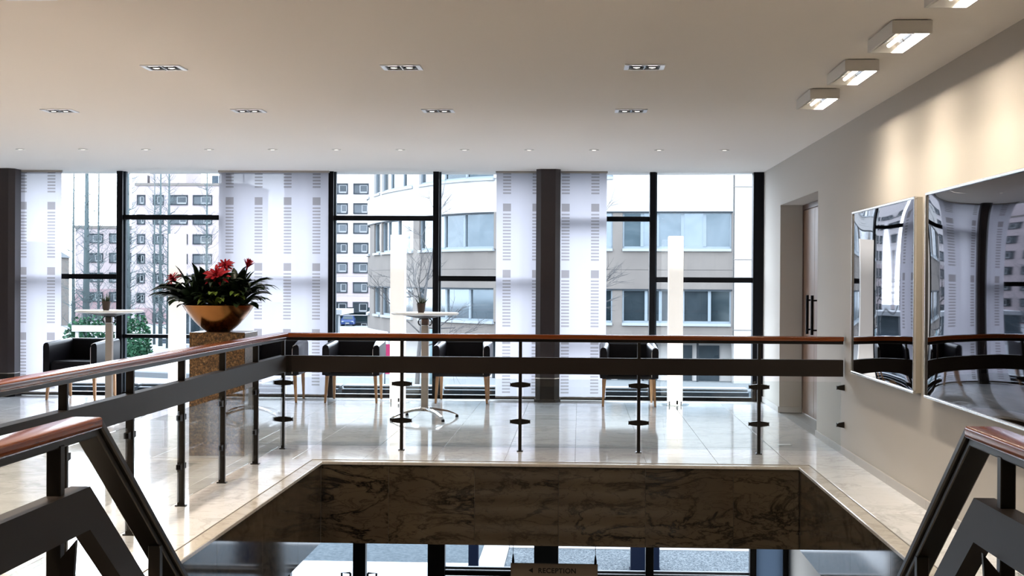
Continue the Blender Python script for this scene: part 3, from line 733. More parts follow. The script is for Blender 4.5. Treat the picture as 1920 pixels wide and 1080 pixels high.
# ------------------------------------------------------------------ bar tables, pots
def make_table():
    t = thing('bar_table', 'x', 'table', (0, 0, 0), 0, 'round white standing tables')
    MB().lathe([(0, 1.112), (.345, 1.112), (.360, 1.120), (.362, 1.130), (.356, 1.138), (0, 1.138)], 56).ob('tabletop', M['laminate'], t, smooth=True, angle=.5)
    u = MB(); u.hexa([(-.06, -.06, 1.075), (.06, -.06, 1.075), (.06, .06, 1.075), (-.06, .06, 1.075)], [(-.24, -.16, 1.112), (.24, -.16, 1.112), (.24, .16, 1.112), (-.24, .16, 1.112)]); u.ob('top_bracket', M['blackplastic'], t)
    MB().cbox(-.037, -.03, .10, .037, .03, 1.03, .006).ob('column', M['alu'], t)
    MB().cbox(-.044, -.036, .99, .044, .036, 1.078, .012).ob('tilt_head', M['chrome'], t)
    for s_ in (-1, 1):
        pts = [(s_*(.045+.028*math.sin(a)), 0, 1.035-.035*math.cos(a)) for a in [PI*i/8 for i in range(9)]]
        MB().tube(pts, .007, 8).ob('lever', M['blackplastic'], t, smooth=True)
    MB().lathe([(.0, .13), (.05, .13), (.06, .11), (.062, .085), (.0, .085)], 20).ob('hub', M['chrome'], t, smooth=True, angle=.5)
    for kq in range(4):
        a = math.radians(35+90*kq); ca, sa = math.cos(a), math.sin(a)
        v = []
        for r, z, wd, th in ((.03, .105, .030, .035), (.14, .098, .026, .024), (.27, .075, .021, .018), (.36, .045, .017, .014), (.40, .022, .014, .018)):
            for dw, dz in ((-wd, -th/2), (wd, -th/2), (wd*.8, th/2), (-wd*.8, th/2)): v.append((ca*r - sa*dw, sa*r + ca*dw, z+dz))
        f = MB().add(v, [(i*4+j, i*4+(j+1) % 4, i*4+4+(j+1) % 4, i*4+4+j) for i in range(4) for j in range(4)] + [(0,1,2,3), (16,17,18,19)]).ob('foot', M['chrome'], t)
        MB().lathe([(.016, 0), (.018, .004), (.016, .026), (0, .026)], 12, (ca*.40, sa*.40)).ob('glide', M['blackplastic'], f)
    return t
tb = make_table(); tb.location = (-1.652, 15.17, 0); tb['label'] = 'white round bar table in the middle, before the second floor lamp'
dup(tb, (-5.11, 15.25, 0), 0, 'white round bar table beside the leftmost armchair')
def make_pot():
    p = thing('potted_aloe', 'x', 'plant', (0, 0, 0), 0, 'small potted plants on the bar tables')
    MB().lathe([(.0, 0), (.033, 0), (.036, .01), (.045, .085), (.047, .088), (.047, .098), (.040, .098), (.038, .085), (0, .085)], 24).ob('pot', M['pot'], p, smooth=True, angle=.6)
    rnd = random.Random(4)
    for i in range(13):
        a = i*2.4; t = rnd.uniform(.15, .95); L = rnd.uniform(.06, .11)
        d = Vector((math.cos(a)*math.sin(t), math.sin(a)*math.sin(t), math.cos(t))); base = Vector((math.cos(a)*.012, math.sin(a)*.012, .084))
        MB().tube([base, base+d*L*.5+Vector((0, 0, -.004)), base+d*L+Vector((0, 0, .008))], [.007, .006, .001], 5).ob('leaf', M['aloe'], p, smooth=True)
    return p
pt = make_pot(); pt.location = (-1.69, 15.12, 1.138); pt['label'] = 'small dark potted aloe on the middle bar table'
dup(pt, (-5.13, 15.2, 1.138), 1.0, 'small dark potted aloe on the bar table beside the leftmost armchair')

# ------------------------------------------------------------------ glowing floor lamps
def make_lamp():
    l = thing('floor_lamp', 'x', 'lamp', (0, 0, 0), 0, 'tall square glowing floor lamps')
    MB().lathe([(0, .0), (.178, .0), (.18, .003), (.178, .006), (0, .006)], 40).ob('base_disc', M['glass'], l, smooth=True, angle=.5)
    MB().cbox(-.087, -.087, .012, .087, .087, 2.03, .004).ob('shade', M['shade'], l)
    for x, y in ((-.07, -.075), (.07, -.075), (0, .07)): MB().cbox(x-.008, y-.022, .005, x+.008, y+.0, .05, .002).ob('clip', M['chrome'], l)
    MB().cbox(.012, -.094, .012, .034, -.088, .058, .003).ob('switch', M['blackplastic'], l)
    return l
lp = make_lamp(); lp.location = (-2.2, 17.18, 0); lp['label'] = 'tall square glowing floor lamp behind the middle bar table'
dup(lp, (1.152, 17.2, 0), 0, 'tall square glowing floor lamp nearest the door')
dup(lp, (-4.92, 17.2, 0), 0, 'tall square glowing floor lamp behind the flower bowl')

# ------------------------------------------------------------------ pedestal, copper bowl, bromeliads
pd = MB().cbox(-.235, -.235, 0, .235, .235, 1.035, .004).ob('pedestal', M['granite']); pd.location = (-3.03, 12.01, 0)
tag(pd, 'brown speckled granite pedestal under the copper bowl', 'pedestal')
bw = thing('bowl', 'copper bowl planter on the granite pedestal', 'bowl', (-3.075, 11.99, 1.035))
prof = [(.0, 0), (.098, 0), (.108, .006), (.130, .022), (.152, .040), (.172, .058), (.196, .083), (.219, .108), (.240, .133), (.260, .159), (.279, .186), (.295, .211), (.304, .226), (.299, .229), (.293, .222), (.27, .20)]
MB().lathe(prof, 72).ob('shell', M['copper'], bw, smooth=True, angle=1.0)
MB().lathe([(0, .205), (.15, .203), (.275, .195)], 32).ob('soil', M['soil'], bw, smooth=True)

def leaf_mesh(L, wd, el, droop, name, m, seg=7):
    """strap leaf leaving the origin along +x at elevation el, arching over by droop"""
    v = []; p = Vector((0, 0, 0)); a = el
    for i in range(seg+1):
        t = i/seg; w_ = wd*(.55+.9*t)*(1-t**2.2)**.6 if t < 1 else .0005
        d = Vector((math.cos(a), 0, math.sin(a))); nrm = Vector((-math.sin(a), 0, math.cos(a)))
        v += [p + Vector((0, -w_, 0)) + nrm*w_*.45, p, p + Vector((0, w_, 0)) + nrm*w_*.45]
        p = p + d*(L/seg); a -= droop/seg*(.5+t)
    f = [(i*3+j, i*3+3+j, i*3+4+j, i*3+1+j) for i in range(seg) for j in range(2)]
    return MB().add(v, f).mesh(name, m, True)
LV = [leaf_mesh(L, wd, el, dr, 'leaf', M['leaf']) for L, wd, el, dr in ((.40, .036, 1.2, 1.7), (.36, .040, .95, 1.7), (.35, .036, 1.4, .7), (.38, .032, .75, 1.6), (.27, .040, .45, 1.4), (.44, .019, 1.15, 2.3))]
LG = [leaf_mesh(.24, .026, .8, 2.0, 'leaf', M['leaflight']), leaf_mesh(.20, .023, .6, 1.5, 'leaf', M['leaflight'])]
BR = [leaf_mesh(.14, .017, .15, .5, 'bract', M['bract'], 5), leaf_mesh(.115, .017, .6, .8, 'bract', M['bract'], 5), leaf_mesh(.08, .013, 1.1, .3, 'bract', M['bract'], 5)]
rnd = random.Random(11)
def bromeliad(x, y, n, label, flower=None, fsize=1.0, stalk=.25, tilt=(0, 0), lime=0, spread=1.0, fan=None):
    b = thing('bromeliad', label, 'plant', (bw.location.x+x, bw.location.y+y, 1.232), 0, 'bromeliads in the copper bowl')
    for i in range(n):
        me = LV[rnd.randrange(len(LV))]; a = (i*2.399+rnd.uniform(-.3, .3)) if fan is None else fan + rnd.uniform(-1.1, 1.1)
        o = link('leaf', me, b, (rnd.uniform(-.02, .02), rnd.uniform(-.02, .02), rnd.uniform(-.01, .06)), a)
        s_ = rnd.uniform(.75, 1.1)*spread; o.scale = (s_, 1.0, s_); o.rotation_euler.x = rnd.uniform(-.25, .25)
    for i in range(lime):
        o = link('leaf', LG[i % 2], b, (rnd.uniform(-.02, .03), -.03, rnd.uniform(.0, .10)), -PI/2+rnd.uniform(-1.0, 1.0)); o['label'] = 'lime green leaf'
        s_ = rnd.uniform(.7, 1.0); o.scale = (s_, 1.1, s_)
    if flower:
        top = Vector((tilt[0], tilt[1], stalk))
        MB().tube([(0, 0, 0), top*.5, top], .008, 6).ob('stalk', M['leaf'], b)
        st_ = MB().lathe([(0, -.03), (.012, -.015), (.014, 0), (.006, .03), (0, .035)], 8).ob('flower', M['bract'], b, smooth=True); st_.location = top; st_['label'] = 'red star flower'
        for kk, (me, cnt) in enumerate(zip(BR, (11, 9, 6))):
            for i in range(cnt):
                o = link('bract', me, st_, (0, 0, .008*kk), 2*PI*i/cnt + kk*.3); o.scale = (fsize*rnd.uniform(.85, 1.1),)*3
                if flower == 'bud': o.rotation_euler.y = -.6
        if flower == 'open': st_.rotation_euler = (.75, 0, 0)
        elif flower == 'side': st_.rotation_euler = (.35, -.55, 0)
        else: st_.rotation_euler = (.1, .35, 0); st_.scale = (.6, .6, 1.1)
bromeliad(.0, -.12, 38, 'bromeliad with the big open red star, front centre of the bowl', 'open', .92, .27, (.03, -.05), 7)
bromeliad(-.17, -.03, 38, 'bromeliad with the red flower leaning out over the bowl toward the bar table', 'side', .72, .24, (-.20, -.02), 1, 1.0)
bromeliad(.16, -.03, 38, 'bromeliad with the closed red bud, on the curtain side of the bowl', 'bud', .8, .34, (.09, 0), 5, .95)
bromeliad(-.06, .13, 26, 'tall leafed bromeliad without bloom at the back of the bowl', None, spread=1.15)
bromeliad(.09, .12, 24, 'bromeliad with a small red bloom at the back of the bowl', 'open', .62, .36, (-.06, 0))
bromeliad(.21, -.08, 28, 'bromeliad hanging over the rim on the rail corner side', None, spread=.95, fan=-.4, lime=3)
bromeliad(-.21, -.08, 28, 'bromeliad hanging over the rim on the narrow curtain side', None, spread=1.0, fan=PI+.4)

# ------------------------------------------------------------------ small things inside
fsock = MB().cbox(-.06, -.06, 0, .06, .06, .004, .002).ob('floor_box', M['socket']); fsock.location = (1.87, 13.05, .0005)
tag(fsock, 'small steel floor socket cover in the marble near the end of the balustrade', 'socket')
sg = thing('hanging_sign', 'brown RECEPTION sign hanging under the marble slab edge', 'sign', (-.2, 11.92, FB))
MB().cbox(-.365, -.012, -.43, .365, .012, -.215, .003).ob('panel', M['sign'], sg)
for x in (-.345, .345):
    MB().tube([(x, 0, 0), (x, 0, -.17)], .0025, 6).ob('cable', M['steel'], sg)
    MB().lathe([(.006, -.05), (.007, -.002), (.009, 0)], 10, (x, 0)).ob('ceiling_anchor', M['black'], sg)
    MB().lathe([(.011, -.235), (.011, -.19), (.004, -.14)], 10, (x, 0)).ob('cable_clamp', M['black'], sg)
def text(body, size, parent, loc, m, bold=.0):
    c = bpy.data.curves.new('lettering', 'FONT'); c.body = body; c.size = size; c.align_x = 'LEFT'; c.extrude = .001; c.offset = bold; c.materials.append(m); c.space_character = 1.06
    o = bpy.data.objects.new('lettering', c); COL.objects.link(o); o.parent = parent; o.location = loc; o.rotation_euler = (PI/2, 0, 0)
    me = bpy.data.meshes.new_from_object(o.evaluated_get(bpy.context.evaluated_depsgraph_get())); q = link('lettering', me, parent, loc); q.rotation_euler = (PI/2, 0, 0); me.materials.clear(); me.materials.append(m)
    bpy.data.objects.remove(o); q.name = 'lettering'; return q
text('RECEPTION', .058, sg, (-.135, -.0135, -.292), M['ink'], .0012)
MB().add([(-.215, -.0135, -.272), (-.178, -.0135, -.250), (-.178, -.0135, -.294), (-.215, -.0125, -.272), (-.178, -.0125, -.250), (-.178, -.0125, -.294)], [(0,1,2), (3,5,4), (0,1,4,3), (1,2,5,4), (2,0,3,5)]).ob('arrow', M['ink'], sg)

# ------------------------------------------------------------------ outside
gr = MB(); ys_ = [18.3, 24, 40, 66, 90, 120, 160, 217, 300, 600]; zs_ = [-3.1, -3.1, -3.1, -3.1, -3.35, -3.9, -4.5, -5.5, -6, -8]
gr.add([(x, y, z) for y, z in zip(ys_, zs_) for x in (-260, 160)], [(2*i, 2*i+1, 2*i+3, 2*i+2) for i in range(len(ys_)-1)])
struct(gr.ob('ground', M['forecourt']))
lane = MB().box(-14, 22.95, -3.12, -1.62, 60, -3.09); struct(lane.ob('road', M['asphalt']))
struct(B(-14, 18.3, -3.12, -1.62, 22.93, -3.085).ob('pavement', M['paving']))
struct(B(-1.61, 18.3, -3.12, -1.18, 24.95, -3.06).ob('path', M['kerb']))
struct(B(-1.17, 18.3, -3.12, 14, 24.2, -3.075).ob('gravel_bed', M['gravel']))
tg = bpy.data.objects['gravel_bed']; tg['kind'] = 'stuff'; tag(tg, 'grey gravel bed outside the lower windows', 'gravel')
struct(B(-1.17, 24.2, -3.12, 14, 24.72, -3.06).ob('kerb', M['kerb']))
struct(B(-1.17, 24.75, -3.12, 14, 60, -3.09).ob('road_side', M['asphalt']))
# far street kerbs seen past the bowl
for i, (x0, y0, x1, y1) in enumerate(((-34, 92, -20, 76), (-36, 80, -18, 66), (-30, 104, -22, 92), (-30, 70, -12, 62))):
    d = Vector((x1-x0, y1-y0, 0)); nn = Vector((-d.y, d.x, 0)).normalized()*.35
    z0 = -3.45 if y0 > 70 else -3.12
    k_ = MB().hexa([(x0-nn.x, y0-nn.y, z0-.3), (x1-nn.x, y1-nn.y, z0-.1), (x1+nn.x, y1+nn.y, z0-.1), (x0+nn.x, y0+nn.y, z0-.3)], [(x0-nn.x, y0-nn.y, z0+.22), (x1-nn.x, y1-nn.y, z0+.28), (x1+nn.x, y1+nn.y, z0+.28), (x0+nn.x, y0+nn.y, z0+.22)])
    struct(k_.ob('kerb', M['roadline'] if i % 2 else M['kerb']))
# roof edge right outside the upper windows
up = sroot('parapet')
for a, b in zip(MX, MX[1:]):
    MB().cbox(a+.05, 18.42, -.1, b-.01, 18.85, .06, .006).ob('upstand', M['zinc'], up)
    MB().cbox(a+.04, 18.60, .06, b, 18.90, .095, .012).ob('coping', M['coping'], up)
B(-10, 18.08, -.25, 2.5, 18.42, -.03).ob('ledge', M['coping'], up)
struct(B(-10, 18.06, FB, 2.62, 18.3, -.25).ob('slab_edge', M['zinc']))
for x, wd, lb in ((1.055, .225, 'thick navy steel column outside the lower windows'), (-1.665, .08, 'thin navy steel post outside the lower windows')):
    c = thing('canopy_column', lb, 'column', (x, 22.6, -3.1))
    MB().cbox(-wd, -wd*.6, 0, wd, wd*.6, 2.35, .01).ob('shaft', M['navy'], c); MB().cbox(-wd-.02, -wd*.6-.02, 0, wd+.02, wd*.6+.02, .03, .005).ob('foot_plate', M['navy'], c)

# --- round fronted office building
pts = [(-12.9, 92), (-12.7, 86), (-12.4, 82.6), (-11.5, 79.5), (-10.3, 76.1), (-8.97, 73.2), (-7.8, 70.9), (-6.6, 68.8), (-5.3, 67.2), (-4.0, 66.2), (-1.5, 65.75), (1.2, 65.5), (6.95, 65.0)]
def poly_at(s_):
    """point and outward normal at arc length"""
    acc = 0
    for (ax, ay), (bx, by) in zip(pts, pts[1:]):
        L = math.hypot(bx-ax, by-ay)
        if s_ <= acc+L or (bx, by) == pts[-1]:
            t = (s_-acc)/L; d = Vector((bx-ax, by-ay, 0)).normalized(); return Vector((ax+(bx-ax)*t, ay+(by-ay)*t, 0)), Vector((d.y, -d.x, 0))
        acc += L
def arc_of(x):
    acc = 0
    for (ax, ay), (bx, by) in zip(pts, pts[1:]):
        L = math.hypot(bx-ax, by-ay)
        if ax <= x <= bx: return acc + L*(x-ax)/(bx-ax)
        acc += L
    return acc
TOT = arc_of(6.93)
rb = thing('office_building', 'pale office building with curved corner opposite the middle windows', 'building', (0, 66, -3.1))
def band(s0, s1, z0, z1, out, name, m, depth=.35, par=rb):
    n = max(1, int((s1-s0)/.8)); q = MB(); v = []
    for i in range(n+1):
        p, nr = poly_at(s0+(s1-s0)*i/n); a = p+nr*out; b_ = p-nr*depth
        v += [(a.x, a.y, z0), (b_.x, b_.y, z0), (b_.x, b_.y, z1), (a.x, a.y, z1)]
    q.add(v, [(i*4+j, i*4+(j+1) % 4, i*4+4+(j+1) % 4, i*4+4+j) for i in range(n) for j in range(4)] + [(0,1,2,3), tuple(n*4+j for j in range(4))])
    o = q.ob(name, m, par)
    o.location = -root_of(par).location if par is rb else (0, 0, 0)
    return o
def root_of(o):
    while o.parent: o = o.parent
    return o
GROUPS = [(-12.85, -12.1, 2), (-11.6, -11.0, 1), (-10.85, -8.5, 3), (-8.1, -4.02, 4), (-3.4, 1.5, 4), (1.95, 6.87, 5)]
ROWS = [(6.28, 7.9, True), (2.98, 4.70, True), (-.43, 1.15, False)]
Z0 = -3.3
band(0, TOT, 7.9, 10.5, .03, 'upper_wall', M['whiterender'])
band(0, TOT, 4.70, 6.28, .03, 'spandrel', M['whiterender'])
for z0, z1 in ((1.15, 2.02), (2.035, 2.98)): band(0, TOT, z0, z1, .0, 'spandrel', M['beigestone'])
band(0, TOT, 2.0, 2.06, -.02, 'joint', M['darkframe'], .2)
band(0, TOT, -1.28, -.43, .0, 'spandrel', M['beigestone'])
band(0, TOT-.02, Z0, -1.28, -1.2, 'ground_floor_wall', M['whiterender'], 1.6)
for z in (4.70, 1.15): band(0, TOT, z-.05, z+.0, .06, 'drip_edge', M['darkframe'], .1)
for ri, (z0, z1, _) in enumerate(ROWS):
    prev = 0
    for gi, (xa, xb, npn) in enumerate(GROUPS):
        if ri == 0 and gi == 5: xb = xa  # blank wall at the plain end of the top storey
        sa, sb = arc_of(xa), arc_of(xb)
        if sa-prev > .05: band(prev, sa, z0, z1, .0 if ri else .03, 'pier', M['beigestone'] if ri else M['whiterender'])
        prev = sb
        if sb-sa < .1: continue
        band(sa, sb, z0-.10, z0+.02, .10, 'sill', M['sill'], .1)
        # frame with its own mullions, panes behind
        fr = band(sa, sb, z1-.09, z1, -.10, 'window_frame', M['winframe'], .2)
        fr2 = band(sa, sb, z0, z0+.12, -.10, 'window_frame', M['winframe'], .2)
        cuts = [0]
        wgt = [rnd.uniform(.6, 1.4) for _ in range(npn)]; tw = sum(wgt)
        for q in wgt: cuts.append(cuts[-1]+q/tw)
        for ci in range(npn+1):
            sc0 = sa+(sb-sa)*cuts[ci]; band(max(sa, sc0-.07), min(sb, sc0+.07), z0+.12, z1-.09, -.08, 'window_mullion', M['winframe'], .2)
        for ci in range(npn):
            p0 = sa+(sb-sa)*cuts[ci]+.07; p1 = sa+(sb-sa)*cuts[ci+1]-.07
            if p1 <= p0: continue
            o = band(p0, p1, z0+.12, z1-.09, -.16, 'pane', M['bglass'], .2)
    if TOT-prev > .05: band(prev, TOT, z0, z1, .0 if ri else .03, 'pier', M['beigestone'] if ri else M['whiterender'])
# ground floor glazing and posts
for i in range(9):
    s_ = arc_of(-4.4)+1.25*i
    o = band(s_, s_+(.95 if i % 3 else .6), -3.2, -1.45, -1.13, 'ground_floor_window', M['bglass'], 1.3)
    if i % 2 == 0: band(s_-.1, s_, Z0, -1.28, -.6, 'post', M['darkframe'], .7)
ew = thing('stair_tower', 'plain white wall block beside the office building, at the picture wall end', 'building', (12, 64, -3.1))
MB().box(-5.0, .9, -.3, 8, 12, 13.5).ob('wall', M['whiterender'], ew)
for z in (2.4, 5.6, 8.9): B(-5.05, .88, z, 8, .9, z+.03).ob('joint', M['beigestone'], ew)
MB().box(-5.1, .85, 13.5, 8.1, 12.1, 13.8).ob('roof_cap', M['coping'], ew)

# --- far buildings: boxes whose windows are parts with panes and sashes
def win_proto(wd, ht, style):
    f = MB(); t = .16
    f.box(-wd/2, -.15, -ht/2, wd/2, .1, -ht/2+t); f.box(-wd/2, -.15, ht/2-t*1.6, wd/2, .1, ht/2)
    f.box(-wd/2, -.1, -ht/2+t, -wd/2+t, .1, ht/2-t*1.6); f.box(wd/2-t, -.1, -ht/2+t, wd/2, .1, ht/2-t*1.6)
    fm = f.mesh('window', M['darkframe'])
    p = B(-wd/2+t, -.06, -ht/2+t, wd/2-t, .0, ht/2-t*1.6).mesh('pane', M['farglass'])
    s = MB(); x = wd*(.08 if style else -.06); s.box(x-.06, -.12, -ht/2+t, x+.06, -.06, ht/2-t*1.6)
    x1 = wd/2-t; s.box(x, -.12, -ht/2+t, x1, -.06, -ht/2+t+.22); s.box(x, -.12, ht/2-t*1.6-.1, x1, -.06, ht/2-t*1.6); s.box(x1-.09, -.12, -ht/2+t, x1, -.06, ht/2-t*1.6)
    return fm, p, s.mesh('sash', M['whiteframe'])
PROTO = {}
def put_window(root, x, z, wd, ht, style=0):
    key = (round(wd, 1), round(ht, 1), style)
    if key not in PROTO: PROTO[key] = win_proto(wd, ht, style)
    fm, pm, sm = PROTO[key]
    f = link('window', fm, root, (x, -.02, z)); link('pane', pm, f); link('sash', sm, f)
FP = 3.03                                               # storey height
# pink block seen past the bare trees
pa = thing('apartment_block', 'pale pink apartment block with a tower, seen through the window with the flower bowl', 'building', (-62, 217, -6.5))
MB().box(-6.7, 0, 3.5, 10.5, 16, 22.5).ob('wall', M['pinkrender'], pa); MB().box(-6.7, .0, -1, 10.5, 16, 3.5).ob('base_wall', M['pinkrender2'], pa)
MB().box(-6.8, -.15, 22.4, 10.6, 16, 22.8).ob('roof_edge', M['beigestone'], pa)
MB().box(-6.0, 5, 22.8, -.2, 14, 40).ob('tower', M['pinkrender'], pa)
MB().box(-9.2, 6, -1, -6.7, 16, 24.5).ob('side_wing', M['farwhite'], pa)
MB().box(4.2, 4, 22.8, 5.2, 5, 24.3).ob('chimney', M['zinc'], pa)
for r_ in range(7):
    z = 20.5-FP*r_
    for cx, wd in ((-5.8, 1.3), (-3.1, 1.7), (.05, 2.9), (3.8, 3.0), (7.9, 3.0)): put_window(pa, cx, z-.3, wd, 1.55, r_ % 2)
pb = thing('apartment_block', 'low pink apartment block behind the bare trees by the narrow curtain', 'building', (-79.4, 230, -8.8))
MB().box(-3.4, 0, 8.6, 7.9, 15, 18.6).ob('wall', M['pinkrender'], pb); MB().box(-3.4, .0, -1, 7.9, 15, 8.6).ob('base_wall', M['pinkrender2'], pb)
MB().box(-3.5, -.15, 18.5, 8.0, 15, 19.0).ob('roof_edge', M['beigestone'], pb)
for r_ in range(6):
    for cx, wd in ((-.2, 2.9), (3.0, 1.5), (5.6, 1.6)): put_window(pb, cx, 16.9-3.2*r_, wd, 1.65, r_ % 2)
ph_ = thing('house', 'small grey house at the far end of the street by the narrow curtain', 'building', (-76.5, 190, -6))
MB().box(-4, 0, -1, 4, 9, 10.5).ob('wall', M['beigestone'], ph_)
MB().add([(-4.3, -.3, 10.4), (4.3, -.3, 10.4), (4.3, 9.3, 10.4), (-4.3, 9.3, 10.4), (-2, 4.5, 12.6), (2, 4.5, 12.6)], [(0,1,5,4), (1,2,5), (2,3,4,5), (3,0,4), (0,3,2,1)]).ob('roof', M['roadline'], ph_)
for z in (8, 4.5): put_window(ph_, 1.2, z, 1.7, 1.7)
# white slab block above the parked cars
pc = thing('apartment_block', 'tall white apartment block above the parked cars, beside the curved building', 'building', (-36.5, 217, -5.6))
MB().box(-9, 0, 10.5, 9, 14, 34).ob('wall', M['farwhite'], pc); MB().box(-9, 0, 2.9, 9, 14, 10.5).ob('base_wall', M['pinkrender'], pc)
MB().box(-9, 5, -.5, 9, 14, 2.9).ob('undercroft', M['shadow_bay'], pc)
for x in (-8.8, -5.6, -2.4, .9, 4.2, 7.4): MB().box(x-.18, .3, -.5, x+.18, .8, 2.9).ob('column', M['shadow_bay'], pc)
for r_ in range(8):
    z = 21.1-FP*r_
    for cx in (-7.2, -3.95, -.3, 2.9, 6.1): put_window(pc, cx, z, 2.35, 1.65, r_ % 2)
for r_ in range(8): B(-9, -.05, 19.85-FP*r_, 9, .0, 19.95-FP*r_).ob('string_course', M['farwhite'], pc)
# low pavilion with glass front
pv = thing('pavilion', 'low glass fronted pavilion behind the floor lamp and flower bowl', 'building', (-29.0, 118, -4.0))
MB().box(-5.5, 0, -.3, 9, 6, .9).ob('wall', M['zinc'], pv); MB().box(-5.7, -.3, 2.6, 9.2, 6, 3.0).ob('roof', M['coping'], pv)
for i in range(8):
    x = -5.4+1.8*i; B(x, .0, .9, x+1.65, .1, 2.6).ob('pane', M['bglass'], pv); B(x+1.65, -.05, .9, x+1.8, .1, 2.6).ob('post', M['whiteframe'], pv)
for i in range(4): B(-5.5, -2.2-.5*i, -.35, 9, -1.75-.5*i, .55-.22*i).ob('step', M['zinc'], pv)

# --- cars
def make_car():
    c = thing('car', 'x', 'car', (0, 0, 0), 0, 'cars parked under the white block')
    # faces -y; built from side profile sections lofted across the width
    prof = [(-2.1, .32), (-2.15, .60), (-1.95, .82), (-1.0, .95), (-.35, 1.42), (.9, 1.46), (1.7, 1.02), (2.1, .95), (2.12, .40), (1.9, .28)]
    v = []
    for x, k_ in ((-.88, .94), (-.80, 1), (.80, 1), (.88, .94)):
        for y, z in prof:
            xx = x*(.80 if z > 1.2 else 1); v.append((xx, y*k_, .32+(z-.32)*k_))
    n = len(prof)
    MB().add(v, [(i*n+j, i*n+(j+1) % n, (i+1)*n+(j+1) % n, (i+1)*n+j) for i in range(3) for j in range(n)] + [tuple(range(n)), tuple(3*n+j for j in range(n))]).ob('body', M['carblue'], c, smooth=True, angle=.6)
    MB().add([(-.70, -1.0, .985), (.70, -1.0, .985), (.58, -.42, 1.40), (-.58, -.42, 1.40), (-.70, -1.02, .975), (.70, -1.02, .975), (.58, -.44, 1.41), (-.58, -.44, 1.41)], [(4,5,6,7), (0,1,5,4), (1,2,6,5), (2,3,7,6), (3,0,4,7)]).ob('windscreen', M['carglass'], c)
    for s_ in (-1, 1):
        MB().cbox(s_*.62-.17, -2.13, .60, s_*.62+.17, -1.98, .76, .03).ob('headlamp', M['headlamp'], c)
        MB().cbox(s_*.92-.08, -.85, .93, s_*.92+.08, -.72, 1.06, .03).ob('door_mirror', M['cardark'], c)
        for y in (-1.35, 1.35):
            w_ = MB(); w_.tube([(s_*.66, y, .31), (s_*.87, y, .31)], .31, 16); w_.ob('wheel', M['tyre'], c)
    MB().cbox(-.26, -2.19, .42, .26, -2.14, .53, .005).ob('number_plate', M['plate'], c); MB().cbox(-.55, -2.17, .58, .55, -2.13, .70, .01).ob('grille', M['cardark'], c)
    return c
cr = make_car(); cr.location = (-34.9, 213.5, -5.5); cr.rotation_euler.z = .1; cr['label'] = 'mid blue car parked nearer the curved building'
cr2 = dup(cr, (-37.8, 213.8, -5.5), .25, 'dark car parked beside the blue one, next to the window frame')
for ch in cr2.children:
    if ch.name.startswith('body'): ch.data = ch.data.copy(); ch.data.materials[0] = M['cardark']
cr.scale = cr2.scale = (1.12,)*3

# --- trees
def conifer(x, y, h, r, seed, label):
    t = thing('bare_conifer', label, 'tree', (x, y, -4.2), 0, 'tall bare conifers along the street')
    rn = random.Random(seed)
    MB().tube([(0, 0, 0), (rn.uniform(-.1, .1), 0, h*.5), (0, 0, h)], [r, r*.5, r*.1], 8).ob('trunk', M['bark'], t, smooth=True)
    b = MB()
    for i in range(int(h*6.5)):
        z = rn.uniform(1.8, h); a = rn.uniform(0, 2*PI); L = (2.6*(1-z/h)+.35)*rn.uniform(.5, 1.1); e = rn.uniform(.35, .9)
        p = Vector((0, 0, z)); d = Vector((math.cos(a)*math.cos(e), math.sin(a)*math.cos(e), math.sin(e)))
        q = p+d*L*.55+Vector((0, 0, -.06*L)); tip = p+d*L+Vector((0, 0, .12*L))
        b.tube([p, q, tip], [r*.13*(1-z/h)+.014, .013, .006], 3, False)
        for _ in range(3):
            f = rn.uniform(.3, .95); s_ = p.lerp(tip, f); dd = Vector((rn.uniform(-1, 1), rn.uniform(-1, 1), rn.uniform(-.2, .9))).normalized()
            b.tube([s_, s_+dd*L*.35], [.009, .004], 3, False)
    br = b.ob('branches', M['bark'], t); br['kind'] = 'stuff'
TL = [(-36.1, 100, .17, 'first bare conifer from the narrow curtain'), (-35.65, 104, .13, 'thin bare conifer close beside the first one'), (-34.5, 98, .30, 'thick bare conifer behind the bar table, by the black mullion'),
      (-33.1, 102, .22, 'bare conifer just on the curtain side of the black mullion'), (-32.2, 108, .18, 'bare conifer partly hidden by the black mullion, on the bowl side'), (-31.2, 97, .25, 'thick bare conifer between the mullion and the flower bowl'),
      (-30.1, 103, .22, 'bare conifer nearest the glowing lamp, pale trunk'), (-28.9, 109, .15, 'thin bare conifer above the glowing floor lamp'), (-26.5, 111, .13, 'thin bare conifer above the red flowers'), (-33.9, 112, .12, 'slim bare conifer farthest back in the clump')]
for i, (x, y, r, lb) in enumerate(TL): conifer(x, y, 17+2.5*(i % 3), r, i+3, lb)
